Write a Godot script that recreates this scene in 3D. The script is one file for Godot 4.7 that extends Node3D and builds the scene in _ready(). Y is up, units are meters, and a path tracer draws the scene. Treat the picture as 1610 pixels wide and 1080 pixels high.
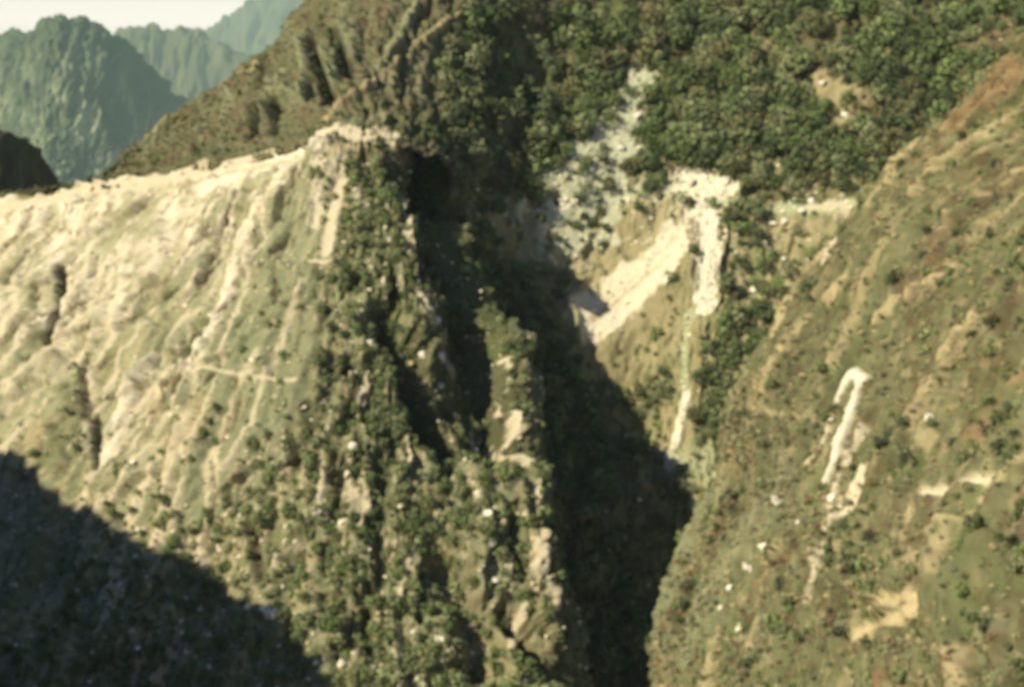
extends Node3D

# ---------------------------------------------------------------- colours: base colours, linear
const CREAM := Color(0.52, 0.455, 0.315)
const BONE := Color(0.66, 0.60, 0.46)
const TAN := Color(0.36, 0.30, 0.165)
const STRAW := Color(0.30, 0.265, 0.145)
const OLIVE := Color(0.155, 0.16, 0.08)
const SAGE := Color(0.195, 0.21, 0.12)
const GRASS := Color(0.13, 0.155, 0.065)
const MOSS := Color(0.085, 0.10, 0.042)
const BROWN := Color(0.15, 0.115, 0.065)
const RUST := Color(0.30, 0.19, 0.10)
const HAZED := Color(0.070, 0.095, 0.052)
const DARK := Color(0.05, 0.042, 0.030)  # also painted as shade into clefts, gullies and the far hill
const STONE := Color(0.46, 0.475, 0.33)

var fbm := FastNoiseLite.new()
var rid := FastNoiseLite.new()
var cel := FastNoiseLite.new()
var rng := RandomNumberGenerator.new()
var taken := {}
var soil: StandardMaterial3D
var leaf_materials := []
var bark: StandardMaterial3D
var crowns := []
var bushes := []
var stones := []
var stone_materials := []
var white_leaf: StandardMaterial3D
var white_stone: StandardMaterial3D
var dark_leaf: StandardMaterial3D


# ---------------------------------------------------------------- a sheet of land: a lofted grid with relief
class Land:
	var nu := 0
	var nv := 0
	var pos := PackedVector3Array()
	var nor := PackedVector3Array()
	var rise := PackedFloat32Array()
	var tint := PackedColorArray()
	var veg := PackedFloat32Array()
	var own := PackedByteArray()
	var owners := [""]
	var ma := 1.0
	var mb := 1.0

	func at(u: float, v: float) -> int:
		return clampi(roundi(v * (nv - 1)), 0, nv - 1) * nu + clampi(roundi(u * (nu - 1)), 0, nu - 1)

	func spot(u: float, v: float) -> Vector3:
		var x := clampf(u, 0.0, 1.0) * (nu - 1.001)
		var y := clampf(v, 0.0, 1.0) * (nv - 1.001)
		var i := int(y) * nu + int(x)
		var fx := x - int(x)
		var fy := y - int(y)
		return (pos[i].lerp(pos[i + 1], fx)).lerp(pos[i + nu].lerp(pos[i + nu + 1], fx), fy)


func weights(f: float) -> Array:
	return [0.5 * (-f + 2.0 * f * f - f * f * f), 0.5 * (2.0 - 5.0 * f * f + 3.0 * f * f * f), 0.5 * (f + 4.0 * f * f - 3.0 * f * f * f), 0.5 * (f * f * f - f * f)]


func pick(row: Array, i: int) -> Vector3:
	if i < 0:
		return row[0] * 2.0 - row[1]
	if i >= row.size():
		return row[-1] * 2.0 - row[-2]
	return row[i]


func loft(rows: Array, nu: int, nv: int, flip := false) -> Land:
	var l := Land.new()
	l.nu = nu
	l.nv = nv
	var nc: int = rows[0].size()
	var nr := rows.size()
	l.pos.resize(nu * nv)
	l.nor.resize(nu * nv)
	l.rise.resize(nu * nv)
	l.tint.resize(nu * nv)
	l.veg.resize(nu * nv)
	l.own.resize(nu * nv)
	for j in nv:
		var s := float(j) / (nv - 1) * (nr - 1)
		var k := mini(int(s), nr - 2)
		var w := weights(s - k)
		var line := []
		for c in nc:
			var column := []
			var p := Vector3.ZERO
			for q in 4:
				var r := k - 1 + q
				var point: Vector3
				if r < 0:
					point = rows[0][c] * 2.0 - rows[1][c]
				elif r >= nr:
					point = rows[nr - 1][c] * 2.0 - rows[nr - 2][c]
				else:
					point = rows[r][c]
				p += point * w[q]
			line.append(p)
		for i in nu:
			var t := float(i) / (nu - 1) * (nc - 1)
			var m := mini(int(t), nc - 2)
			var f := t - m
			var a := pick(line, m - 1)
			var b: Vector3 = line[m]
			var c2: Vector3 = line[m + 1]
			var d := pick(line, m + 2)
			l.pos[j * nu + i] = 0.5 * (2.0 * b + (c2 - a) * f + (2.0 * a - 5.0 * b + 4.0 * c2 - d) * f * f + (3.0 * b - 3.0 * c2 + d - a) * f * f * f)
	normals(l, -1.0 if flip else 1.0)
	var mid_row := nv / 2
	var mid_col := nu / 2
	l.ma = 0.0
	l.mb = 0.0
	for i in nu - 1:
		l.ma += l.pos[mid_row * nu + i].distance_to(l.pos[mid_row * nu + i + 1])
	for j in nv - 1:
		l.mb += l.pos[j * nu + mid_col].distance_to(l.pos[(j + 1) * nu + mid_col])
	return l


func normals(l: Land, side := 1.0) -> void:
	for j in l.nv:
		var up := maxi(j - 1, 0) * l.nu
		var down := mini(j + 1, l.nv - 1) * l.nu
		for i in l.nu:
			var du := l.pos[j * l.nu + mini(i + 1, l.nu - 1)] - l.pos[j * l.nu + maxi(i - 1, 0)]
			var dv := l.pos[down + i] - l.pos[up + i]
			l.nor[j * l.nu + i] = dv.cross(du).normalized() * side


# gullies run down the fall line (v); big swells, rock steps and grit over them
func relief(l: Land, swell: float, gully: float, across: float, along: float, grit: float, step: float, skew := 0.0) -> void:
	for j in l.nv:
		var b := float(j) / (l.nv - 1) * l.mb
		for i in l.nu:
			var a := float(i) / (l.nu - 1) * l.ma + skew * b
			var k := j * l.nu + i
			var p := l.pos[k]
			var bend := fbm.get_noise_2d(a / 60.0, b / 60.0)
			var r := fbm.get_noise_3d(p.x / 170.0, p.y / 170.0, p.z / 170.0) * swell
			r += (rid.get_noise_2d(a / across / 2.2 + bend * 0.6, b / along / 1.5) - 0.25) * gully * 0.6
			r += fbm.get_noise_2d(a / across * 1.9 + bend * 0.7, b / along * 1.6) * gully * 1.1
			r += fbm.get_noise_2d(a / across * 5.5 + bend, b / along * 4.0) * gully * 0.42
			r += fbm.get_noise_3d(p.x / 11.0, p.y / 11.0, p.z / 11.0) * grit
			if step > 0.0:
				r += cel.get_noise_3d(p.x / 30.0, p.y / 45.0, p.z / 30.0) * step
			l.rise[k] += r


func ground(l: Land, shade: Callable, coarse := 1.0) -> void:
	for j in l.nv:
		var b := float(j) / (l.nv - 1) * l.mb / coarse
		for i in l.nu:
			var a := float(i) / (l.nu - 1) * l.ma / coarse
			var k := j * l.nu + i
			var n1 := fbm.get_noise_2d(a / 75.0 + 31.0, b / 75.0)
			var n2 := fbm.get_noise_2d(a / 15.0 + 7.0 + n1, b / 110.0) + 0.25
			var n4 := fbm.get_noise_2d(a / 4.5 + n1 * 3.0, b / 26.0)
			var n3 := fbm.get_noise_2d(a / 8.0, b / 8.0 + 57.0)
			l.tint[k] = shade.call(float(i) / (l.nu - 1), float(j) / (l.nv - 1), n1, n2, n3, n4)


# paint, raise or clear land along a line of points given in the sheet's own coordinates
func stroke(l: Land, line: Array, width: float, tone: Color, strength: float, lift := 0.0, veg := -1.0, jag := 0.5, owner := "") -> void:
	var pts := []
	var lo := Vector2(9, 9)
	var hi := Vector2(-9, -9)
	for q in line:
		pts.append(l.spot(q.x, q.y))
		lo = lo.min(q)
		hi = hi.max(q)
	if pts.size() == 1:
		pts.append(pts[0] + Vector3(0.1, 0, 0))
	var mu := width * 3.0 / l.ma
	var mv := width * 3.0 / l.mb
	var id := 0
	if owner != "":
		id = l.owners.find(owner)
		if id < 0:
			id = l.owners.size()
			l.owners.append(owner)
	for j in range(maxi(0, int((lo.y - mv) * l.nv)), mini(l.nv, int((hi.y + mv) * l.nv) + 2)):
		for i in range(maxi(0, int((lo.x - mu) * l.nu)), mini(l.nu, int((hi.x + mu) * l.nu) + 2)):
			var k := j * l.nu + i
			var p := l.pos[k]
			var best := 1.0e9
			for s in pts.size() - 1:
				var c := Geometry3D.get_closest_point_to_segment(p, pts[s], pts[s + 1])
				best = minf(best, c.distance_squared_to(p))
			var d := sqrt(best) / (width * 0.5)
			if d > 2.6:
				continue
			var n := fbm.get_noise_3d(p.x / (4.0 + width * 0.35), p.y / (9.0 + width * 0.7), p.z / (4.0 + width * 0.35)) * jag * 1.6
			var f := 1.0 - smoothstep(0.75, 1.25, d + n)
			if f <= 0.0:
				continue
			if strength > 0.0:
				l.tint[k] = l.tint[k].lerp(tone, f * strength)
			if lift != 0.0:
				l.rise[k] += lift * (1.0 - smoothstep(0.0, 1.3, d + n * 0.6))
			if veg >= 0.0:
				l.veg[k] = lerpf(l.veg[k], veg, f)
			if id > 0:
				if owner != "rib":
					l.rise[k] *= 1.0 - 0.75 * f
				if f > 0.5:
					l.own[k] = id


# raise the sheet by its relief and commit it: the land itself, and each painted slide, track or bench as a sheet of its own
func commit(l: Land, called: String, label: String, category: String, about: Dictionary) -> void:
	for k in l.pos.size():
		l.pos[k] += l.nor[k] * l.rise[k]
	var out := l.nor[l.nu * (l.nv / 2) + l.nu / 2]
	var turned := false
	normals(l)
	if l.nor[l.nu * (l.nv / 2) + l.nu / 2].dot(out) < 0.0:
		turned = true
		for k in l.nor.size():
			l.nor[k] = -l.nor[k]
	for id in l.owners.size():
		var remap := PackedInt32Array()
		remap.resize(l.pos.size())
		remap.fill(-1)
		var v := PackedVector3Array()
		var n := PackedVector3Array()
		var c := PackedColorArray()
		var index := PackedInt32Array()
		for j in l.nv - 1:
			for i in l.nu - 1:
				var k := j * l.nu + i
				if l.own[k] != id:
					continue
				for q in [k, k + 1, k + l.nu, k + l.nu + 1]:
					if remap[q] < 0:
						remap[q] = v.size()
						v.append(l.pos[q])
						n.append(l.nor[q])
						c.append(l.tint[q])
				if turned:
					index.append_array([remap[k], remap[k + l.nu], remap[k + 1], remap[k + 1], remap[k + l.nu], remap[k + l.nu + 1]])
				else:
					index.append_array([remap[k], remap[k + 1], remap[k + l.nu], remap[k + 1], remap[k + l.nu + 1], remap[k + l.nu]])
		if index.is_empty():
			continue
		var arrays := []
		arrays.resize(Mesh.ARRAY_MAX)
		arrays[Mesh.ARRAY_VERTEX] = v
		arrays[Mesh.ARRAY_NORMAL] = n
		arrays[Mesh.ARRAY_COLOR] = c
		arrays[Mesh.ARRAY_INDEX] = index
		var m := ArrayMesh.new()
		m.add_surface_from_arrays(Mesh.PRIMITIVE_TRIANGLES, arrays)
		var o := MeshInstance3D.new()
		o.mesh = m
		o.material_override = soil
		var name_and_words: Array = [called, label, category] if id == 0 else about[l.owners[id]]
		o.name = numbered(name_and_words[0])
		tag(o, name_and_words[1], name_and_words[2], "", "structure")
		add_child(o, true)


func numbered(called: String) -> String:
	var n: int = taken.get(called, 0)
	taken[called] = n + 1
	return called if n == 0 else "%s_%03d" % [called, n]


func tag(o: Node, label: String, category: String, group := "", kind := "") -> void:
	o.set_meta("label", label)
	o.set_meta("category", category)
	if group != "":
		o.set_meta("group", group)
	if kind != "":
		o.set_meta("kind", kind)


# ---------------------------------------------------------------- plants and stones
func quad(st: SurfaceTool, at: Vector3, size: float, out: Vector3, c: Color) -> void:
	var n := (out + Vector3(rng.randfn(), rng.randfn(), rng.randfn()) * 0.45).normalized()
	var t := n.cross(Vector3(rng.randfn(), rng.randfn(), rng.randfn())).normalized() * size
	var b := n.cross(t)
	st.set_color(c)
	st.set_normal((n + out).normalized())
	var p := [at - t * 0.9, at + b * 0.55 + n * size * 0.2, at + t, at - b * 0.55]
	for k in [0, 1, 2, 0, 2, 3]:
		st.add_vertex(p[k])


# a crown about 1 across at its widest and standing on y = 0: lobes of leaf clumps round a few limbs
func crown_mesh(lobes: int, each: int, tall: float, from: float, leaf: float) -> ArrayMesh:
	var st := SurfaceTool.new()
	st.begin(Mesh.PRIMITIVE_TRIANGLES)
	for k in lobes:
		var a := k * 2.4 + rng.randf() * 0.8
		var h := from + (tall - from) * (0.15 + 0.72 * pow((k + 0.5) / lobes, 0.9))
		var reach := 0.33 * sqrt(clampf(1.0 - pow((h - from) / (tall - from) * 1.25 - 0.45, 2.0), 0.06, 1.0)) * rng.randf_range(0.5, 1.35)
		var mid := Vector3(cos(a) * reach, h, sin(a) * reach)
		var r := rng.randf_range(0.12, 0.28)
		var g := rng.randf_range(0.75, 1.25)
		var tone := Color(g * rng.randf_range(0.93, 1.08), g, g * rng.randf_range(0.85, 1.05))
		for q in each:
			var dir := Vector3(rng.randfn(), rng.randfn() * 0.9 + 0.25, rng.randfn()).normalized()
			var f := rng.randf_range(0.82, 1.15)
			quad(st, mid + dir * r * Vector3(1, 0.85, 1) * f, leaf * rng.randf_range(0.7, 1.3), dir, tone * rng.randf_range(0.85, 1.15))
	return st.commit()


func trunk_mesh() -> ArrayMesh:
	var st := SurfaceTool.new()
	st.begin(Mesh.PRIMITIVE_TRIANGLES)
	tube(st, Vector3(0, -0.15, 0), Vector3(0.02, 0.55, 0.01), 0.05, 0.03)
	for k in 4:
		var a := k * 1.7
		tube(st, Vector3(0.015, 0.35 + 0.05 * k, 0.01), Vector3(cos(a) * 0.24, 0.62 + 0.07 * k, sin(a) * 0.24), 0.024, 0.01)
	st.generate_normals()
	return st.commit()


func tube(st: SurfaceTool, a: Vector3, b: Vector3, ra: float, rb: float) -> void:
	var d := (b - a).normalized()
	var x := d.cross(Vector3(0.3, 0.1, 1)).normalized()
	var z := d.cross(x)
	for k in 6:
		var p := x * cos(k * TAU / 6) + z * sin(k * TAU / 6)
		var q := x * cos((k + 1) * TAU / 6) + z * sin((k + 1) * TAU / 6)
		for vtx in [a + p * ra, b + p * rb, a + q * ra, a + q * ra, b + p * rb, b + q * rb]:
			st.add_vertex(vtx)


func stone_mesh(seed_at: float, flat: float) -> ArrayMesh:
	var s := SphereMesh.new()
	s.radial_segments = 14
	s.rings = 8
	s.radius = 0.5
	s.height = 1.0
	var arrays := s.get_mesh_arrays()
	var v: PackedVector3Array = arrays[Mesh.ARRAY_VERTEX]
	var st := SurfaceTool.new()
	st.begin(Mesh.PRIMITIVE_TRIANGLES)
	for k in arrays[Mesh.ARRAY_INDEX]:
		var p := v[k]
		p *= 1.0 + 0.55 * cel.get_noise_3d(p.x * 1.3 + seed_at, p.y * 1.3, p.z * 1.3) + 0.25 * fbm.get_noise_3d(p.x * 2.5, p.y * 2.5 + seed_at, p.z * 2.5)
		p.y *= flat
		st.set_smooth_group(-1)
		st.add_vertex(p)
	st.generate_normals()
	return st.commit()


func leaf_material(c: Color) -> StandardMaterial3D:
	var m := StandardMaterial3D.new()
	m.albedo_color = c.linear_to_srgb()
	m.vertex_color_use_as_albedo = true
	m.roughness = 0.75
	m.metallic_specular = 0.3
	m.cull_mode = BaseMaterial3D.CULL_DISABLED
	return m


# scatter n plants over a sheet where its cover lets them grow; the largest in the picture come out as things, the rest as one mass
func plant(l: Land, n: int, singles: int, size_lo: float, size_hi: float, meshes: Array, called: String, words: Callable, category: String, group: String, mass: String, mass_label: String, tones: Array, squat := 1.0, keep_v := Vector2(0, 1)) -> void:
	var spots := []
	var tries := 0
	while spots.size() < n and tries < n * 14:
		tries += 1
		var u := rng.randf()
		var v := rng.randf_range(keep_v.x, keep_v.y)
		var cover := l.veg[l.at(u, v)]
		if rng.randf() > cover:
			continue
		var p := l.spot(u, v)
		var s := lerpf(size_lo, size_hi, pow(rng.randf(), 1.8)) * (0.75 + 0.45 * cover)
		spots.append([u, v, p, s])
	# how large a plant shows from the viewpoint decides which ones stand as things
	var eye := Vector3(0, 580, 0)
	var rank := []
	for k in spots.size():
		var p: Vector3 = spots[k][2]
		var q := p - eye
		var ahead := q.dot(Vector3(0, -0.2099, -0.9777))
		var facing := l.nor[l.at(spots[k][0], spots[k][1])].dot(-q.normalized())
		var inside := absf(q.x / ahead) < 0.35 and absf(q.dot(Vector3(0, 0.9777, -0.2099)) / ahead) < 0.235
		if ahead > 50.0 and inside and facing > 0.05:
			rank.append([spots[k][3] / ahead * (0.5 + rng.randf()), k])
	rank.sort_custom(func(a, b): return a[0] > b[0])
	var single := {}
	for k in mini(singles, rank.size()):
		single[rank[k][1]] = true
	var protos := []
	if singles > 0:
		for k in meshes.size() * tones.size():
			var root := Node3D.new()
			var crown := MeshInstance3D.new()
			crown.name = "crown" if category == "tree" else "foliage"
			crown.mesh = meshes[k % meshes.size()]
			crown.material_override = tones[k / meshes.size()]
			root.add_child(crown, true)
			var trunk := MeshInstance3D.new()
			trunk.name = "trunk" if category == "tree" else "stem"
			trunk.mesh = trunks
			trunk.material_override = bark
			root.add_child(trunk, true)
			protos.append(root)
	var lists := []
	for k in meshes.size():
		lists.append([])
	for k in spots.size():
		var s: float = spots[k][3]
		var turn := Basis(Vector3.UP, rng.randf() * TAU).scaled(Vector3(s, s * squat * rng.randf_range(0.85, 1.2), s))
		var t := Transform3D(turn, spots[k][2] - Vector3(0, 0.12 * s, 0))
		if single.has(k):
			var tone := rng.randi() % tones.size()
			var o: Node3D = protos[tone * meshes.size() + rng.randi() % meshes.size()].duplicate()
			o.name = numbered(called)
			o.transform = t
			var said: Array = [words.call(spots[k][2], (s - size_lo) / (size_hi - size_lo), leaf_words[leaf_materials.find(tones[tone])])]
			tag(o, said[0], category, said[1] if said.size() > 1 else group)
			add_child(o, true)
		else:
			var g := rng.randf_range(0.72, 1.3)
			var where := fbm.get_noise_3d(t.origin.x / 60.0, t.origin.y / 60.0, t.origin.z / 60.0) * 1.1 + 0.5 + rng.randf_range(-0.3, 0.3)
			var c: Color = tones[clampi(int(where * tones.size()), 0, tones.size() - 1)].albedo_color.srgb_to_linear()
			lists[rng.randi() % meshes.size()].append([t, Color(c.r * g, c.g * g, c.b * g)])
	for o in protos:
		o.free()
	var holder := Node3D.new()
	holder.name = numbered(mass)
	tag(holder, mass_label, "vegetation", "", "stuff")
	add_child(holder, true)
	for k in meshes.size():
		if lists[k].is_empty():
			continue
		var mm := MultiMesh.new()
		mm.transform_format = MultiMesh.TRANSFORM_3D
		mm.use_colors = true
		mm.mesh = meshes[k]
		mm.instance_count = lists[k].size()
		for q in lists[k].size():
			mm.set_instance_transform(q, lists[k][q][0])
			mm.set_instance_color(q, lists[k][q][1])
		var mi := MultiMeshInstance3D.new()
		mi.name = "foliage"
		mi.multimesh = mm
		mi.material_override = white_leaf
		mi.set_meta("kind", "stuff")
		holder.add_child(mi, true)

var trunks: ArrayMesh
var leaf_words := ["mid green", "bright green", "dark green", "pale olive", "brown green"]


# where something stands, told by what is round it
func seen(p: Vector3) -> Vector2:
	var q := p - Vector3(0, 580, 0)
	var ahead := q.dot(Vector3(0, -0.2099, -0.9777))
	return Vector2(805 + q.x / ahead * 2236.0, 540 - q.dot(Vector3(0, 0.9777, -0.2099)) / ahead * 2236.0)


func size_word(f: float, words: Array) -> String:
	return words[clampi(int(f * words.size() * 0.999), 0, words.size() - 1)]


func beside(p: Vector3, marks: Dictionary) -> String:
	var s := seen(p)
	var best := 1.0e9
	var called := ""
	var away := Vector2.ZERO
	for m in marks:
		var d: Vector2 = s - marks[m]
		if d.length() < best:
			best = d.length()
			called = m
			away = d
	if best < 22.0:
		return "right by " + called
	var side: String = ["right of", "below right of", "below", "below left of", "left of", "above left of", "above", "above right of"][posmod(roundi(away.angle() / (TAU / 8.0)), 8)]
	return ("close " if best < 55.0 else "a little " if best < 100.0 else "well ") + side + " " + called


func forest_place(p: Vector3) -> String:
	return beside(p, {"the talus top": Vector2(1000, 125), "the talus foot": Vector2(900, 330), "the rubble platform": Vector2(1100, 310), "the broad white slide": Vector2(1000, 440), "the narrow white slide": Vector2(1115, 430), "the bench road": Vector2(1230, 325), "the bench road end": Vector2(1335, 322), "the pale stream": Vector2(1078, 620), "the forest clearing": Vector2(1320, 160), "the brown mountain edge": Vector2(745, 100), "the shaded gorge head": Vector2(745, 300), "the rusty rim": Vector2(1560, 100), "the near slope rim": Vector2(1400, 260), "the upper forest gap": Vector2(860, 30)})


func spur_place(p: Vector3) -> String:
	return beside(p, {"the road cut apex": Vector2(640, 225), "the spoil chute": Vector2(525, 340), "the chute ledge": Vector2(500, 410), "the thin track": Vector2(400, 590), "the track end": Vector2(510, 605), "the upper shaded gully": Vector2(740, 400), "the lower shaded gully": Vector2(650, 580), "the lit rock ribs": Vector2(820, 620), "the long dark cleft": Vector2(85, 480), "the lower dark cleft": Vector2(152, 700), "the shadow edge": Vector2(300, 910), "the bare cream wedge": Vector2(580, 820), "the gorge mouth": Vector2(880, 950), "the spur foot": Vector2(640, 1040), "the mid nose": Vector2(720, 760)})


func slope_place(p: Vector3) -> String:
	return beside(p, {"the white hairpin top": Vector2(1345, 590), "the white hairpin foot": Vector2(1292, 752), "the cream rock streak": Vector2(1338, 760), "the tan path bend": Vector2(1437, 800), "the tan path end": Vector2(1572, 760), "the bare path loop": Vector2(1410, 950), "the rusty rim": Vector2(1580, 120), "the pale rim rib": Vector2(1305, 385), "the gorge corner": Vector2(1140, 720), "the gorge overhang": Vector2(1020, 960), "the level track": Vector2(1250, 658), "the lone dark bush": Vector2(1412, 450), "the lower path start": Vector2(1340, 1005), "the rusty lower ground": Vector2(1540, 1000)})


func mountain_place(p: Vector3) -> String:
	return beside(p, {"the long dark clefts": Vector2(500, 100), "the twin dark clefts": Vector2(410, 190), "the mountain skyline": Vector2(330, 150), "the tan rib": Vector2(600, 120), "the low ridge end": Vector2(180, 280), "the road cut apex": Vector2(590, 195), "the rib foot": Vector2(690, 210)})


# things nobody could count (tussocks, rubble) as one mass over a sheet
func strew(l: Land, n: int, size_lo: float, size_hi: float, meshes: Array, material: Material, tones: Array, where: Callable, called: String, label: String, category: String, sink := 0.15) -> void:
	var holder := Node3D.new()
	holder.name = numbered(called)
	tag(holder, label, category, "", "stuff")
	add_child(holder, true)
	var lists := []
	for k in meshes.size():
		lists.append([])
	for k in n:
		var u := rng.randf()
		var v := rng.randf()
		var at := l.at(u, v)
		if rng.randf() > where.call(u, v, at):
			continue
		var s := lerpf(size_lo, size_hi, pow(rng.randf(), 2.2))
		var turn := Basis.from_euler(Vector3(rng.randf_range(-0.3, 0.3), rng.randf() * TAU, rng.randf_range(-0.3, 0.3))) * Basis.from_scale(Vector3(s, s * rng.randf_range(0.7, 1.1), s))
		var g := rng.randf_range(0.75, 1.25)
		var c: Color = tones[rng.randi() % tones.size()]
		lists[rng.randi() % meshes.size()].append([Transform3D(turn, l.spot(u, v) + l.nor[at] * s * (0.2 - sink)), Color(c.r * g, c.g * g, c.b * g)])
	for k in meshes.size():
		var mm := MultiMesh.new()
		mm.transform_format = MultiMesh.TRANSFORM_3D
		mm.use_colors = true
		mm.mesh = meshes[k]
		mm.instance_count = lists[k].size()
		for q in lists[k].size():
			mm.set_instance_transform(q, lists[k][q][0])
			mm.set_instance_color(q, lists[k][q][1])
		var mi := MultiMeshInstance3D.new()
		mi.name = "mass"
		mi.multimesh = mm
		mi.material_override = material
		mi.set_meta("kind", "stuff")
		holder.add_child(mi, true)


# one stone on a sheet: x, y its place on the sheet, z its size in metres
func stone(l: Land, q: Vector3, tall: float, tone: int, label: String, group := "", called := "boulder") -> void:
	var o := MeshInstance3D.new()
	o.name = numbered(called)
	o.mesh = stones[rng.randi() % stones.size()]
	o.material_override = stone_materials[tone]
	o.transform = Transform3D(Basis.from_euler(Vector3(rng.randf_range(-0.3, 0.3), rng.randf() * TAU, rng.randf_range(-0.3, 0.3))) * Basis.from_scale(Vector3(q.z, q.z * tall, q.z)), l.spot(q.x, q.y) + l.nor[l.at(q.x, q.y)] * q.z * 0.1)
	tag(o, label, "boulder", group)
	add_child(o, true)


# ================================================================ the scene
func _ready() -> void:
	var cam := Camera3D.new()
	cam.name = "camera"
	cam.position = Vector3(0, 580, 0)
	cam.rotation = Vector3(-atan(480.0 / 2236.0), 0, 0)
	cam.near = 1.0
	cam.far = 60000.0
	var lens := CameraAttributesPhysical.new()
	lens.frustum_focal_length = 49.7
	lens.frustum_focus_distance = 5.0
	lens.exposure_aperture = 3.0
	lens.frustum_near = 1.0
	lens.frustum_far = 60000.0
	cam.attributes = lens
	cam.fov = 27.15
	add_child(cam)
	var env := Environment.new()
	env.background_mode = Environment.BG_SKY
	var sky_material := ProceduralSkyMaterial.new()
	sky_material.sky_top_color = Color(0.055, 0.10, 0.22).linear_to_srgb()
	sky_material.sky_horizon_color = Color(1.12, 0.93, 0.80).linear_to_srgb()
	sky_material.sky_curve = 0.1
	sky_material.ground_bottom_color = Color(0.10, 0.10, 0.06).linear_to_srgb()
	sky_material.ground_horizon_color = Color(0.5, 0.52, 0.44).linear_to_srgb()
	sky_material.sun_angle_max = 4.0
	var sky := Sky.new()
	sky.sky_material = sky_material
	env.sky = sky
	env.tonemap_mode = Environment.TONE_MAPPER_LINEAR
	env.tonemap_exposure = 1.68
	env.sdfgi_enabled = true
	env.ssao_enabled = true
	env.ssil_enabled = true
	env.fog_enabled = true
	env.fog_density = 0.000012
	env.volumetric_fog_enabled = true
	env.volumetric_fog_density = 0.0
	env.fog_light_color = Color(0.66, 0.93, 0.86).linear_to_srgb()
	var around := WorldEnvironment.new()
	around.name = "world_environment"
	around.environment = env
	add_child(around)
	var sun := DirectionalLight3D.new()
	sun.name = "sun"
	sun.light_energy = 1.6
	sun.light_color = Color(1.0, 0.95, 0.845)
	sun.light_angular_distance = 0.5
	sun.shadow_enabled = true
	sun.basis = Basis.looking_at(-Vector3(-0.64, 0.64, 0.45).normalized())
	add_child(sun)

	rng.seed = 7
	fbm.seed = 3
	fbm.frequency = 1.0
	fbm.noise_type = FastNoiseLite.TYPE_SIMPLEX_SMOOTH
	fbm.fractal_octaves = 4
	rid.seed = 5
	rid.frequency = 1.0
	rid.noise_type = FastNoiseLite.TYPE_SIMPLEX_SMOOTH
	rid.fractal_type = FastNoiseLite.FRACTAL_RIDGED
	rid.fractal_octaves = 3
	cel.seed = 9
	cel.frequency = 1.0
	cel.noise_type = FastNoiseLite.TYPE_CELLULAR
	cel.cellular_return_type = FastNoiseLite.RETURN_CELL_VALUE
	cel.fractal_type = FastNoiseLite.FRACTAL_NONE

	soil = StandardMaterial3D.new()
	soil.vertex_color_use_as_albedo = true
	soil.roughness = 0.95
	soil.metallic_specular = 0.2
	soil.cull_mode = BaseMaterial3D.CULL_DISABLED
	var grain := FastNoiseLite.new()
	grain.frequency = 0.03
	grain.fractal_octaves = 5
	var grain_picture := NoiseTexture2D.new()
	grain_picture.width = 512
	grain_picture.height = 512
	grain_picture.seamless = true
	grain_picture.noise = grain
	var ramp := Gradient.new()
	ramp.set_color(0, Color(0.82, 0.82, 0.80))
	ramp.set_color(1, Color(1, 1, 1))
	grain_picture.color_ramp = ramp
	soil.albedo_texture = grain_picture
	soil.uv1_triplanar = true
	soil.uv1_world_triplanar = true
	soil.uv1_scale = Vector3(0.021, 0.021, 0.021)

	bark = StandardMaterial3D.new()
	bark.albedo_color = Color(0.14, 0.11, 0.08).linear_to_srgb()
	bark.roughness = 0.95
	for c in [Color(0.105, 0.145, 0.052), Color(0.15, 0.195, 0.075), Color(0.076, 0.104, 0.045), Color(0.19, 0.215, 0.10), Color(0.13, 0.135, 0.06)]:
		leaf_materials.append(leaf_material(c))
	white_leaf = leaf_material(Color.WHITE)
	dark_leaf = leaf_material(Color(0.040, 0.050, 0.026))
	white_stone = leaf_material(Color.WHITE)
	white_stone.roughness = 0.95
	for k in 6:
		crowns.append(crown_mesh(6 + k * 2, 44 - k * 3, rng.randf_range(0.85, 1.45), rng.randf_range(0.15, 0.35), rng.randf_range(0.06, 0.085)))
	for k in 3:
		bushes.append(crown_mesh(7, 26, rng.randf_range(0.7, 0.85), 0.02, 0.10))
	trunks = trunk_mesh()
	for k in 5:
		stones.append(stone_mesh(k * 3.7, 0.8))
	for c in [Color(0.74, 0.69, 0.56), Color(0.52, 0.44, 0.31), Color(0.36, 0.33, 0.25)]:
		var m := StandardMaterial3D.new()
		m.albedo_color = c.linear_to_srgb()
		m.roughness = 0.9
		m.albedo_texture = grain_picture
		m.uv1_triplanar = true
		m.uv1_scale = Vector3(0.4, 0.4, 0.4)
		stone_materials.append(m)

	build_far_country()
	var forest := build_forest_side()
	var mount := build_mountain()
	var spur := build_spur()
	var right := build_right_slope()
	build_shade_ridge()
	grow(spur, right, forest, mount)


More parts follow.
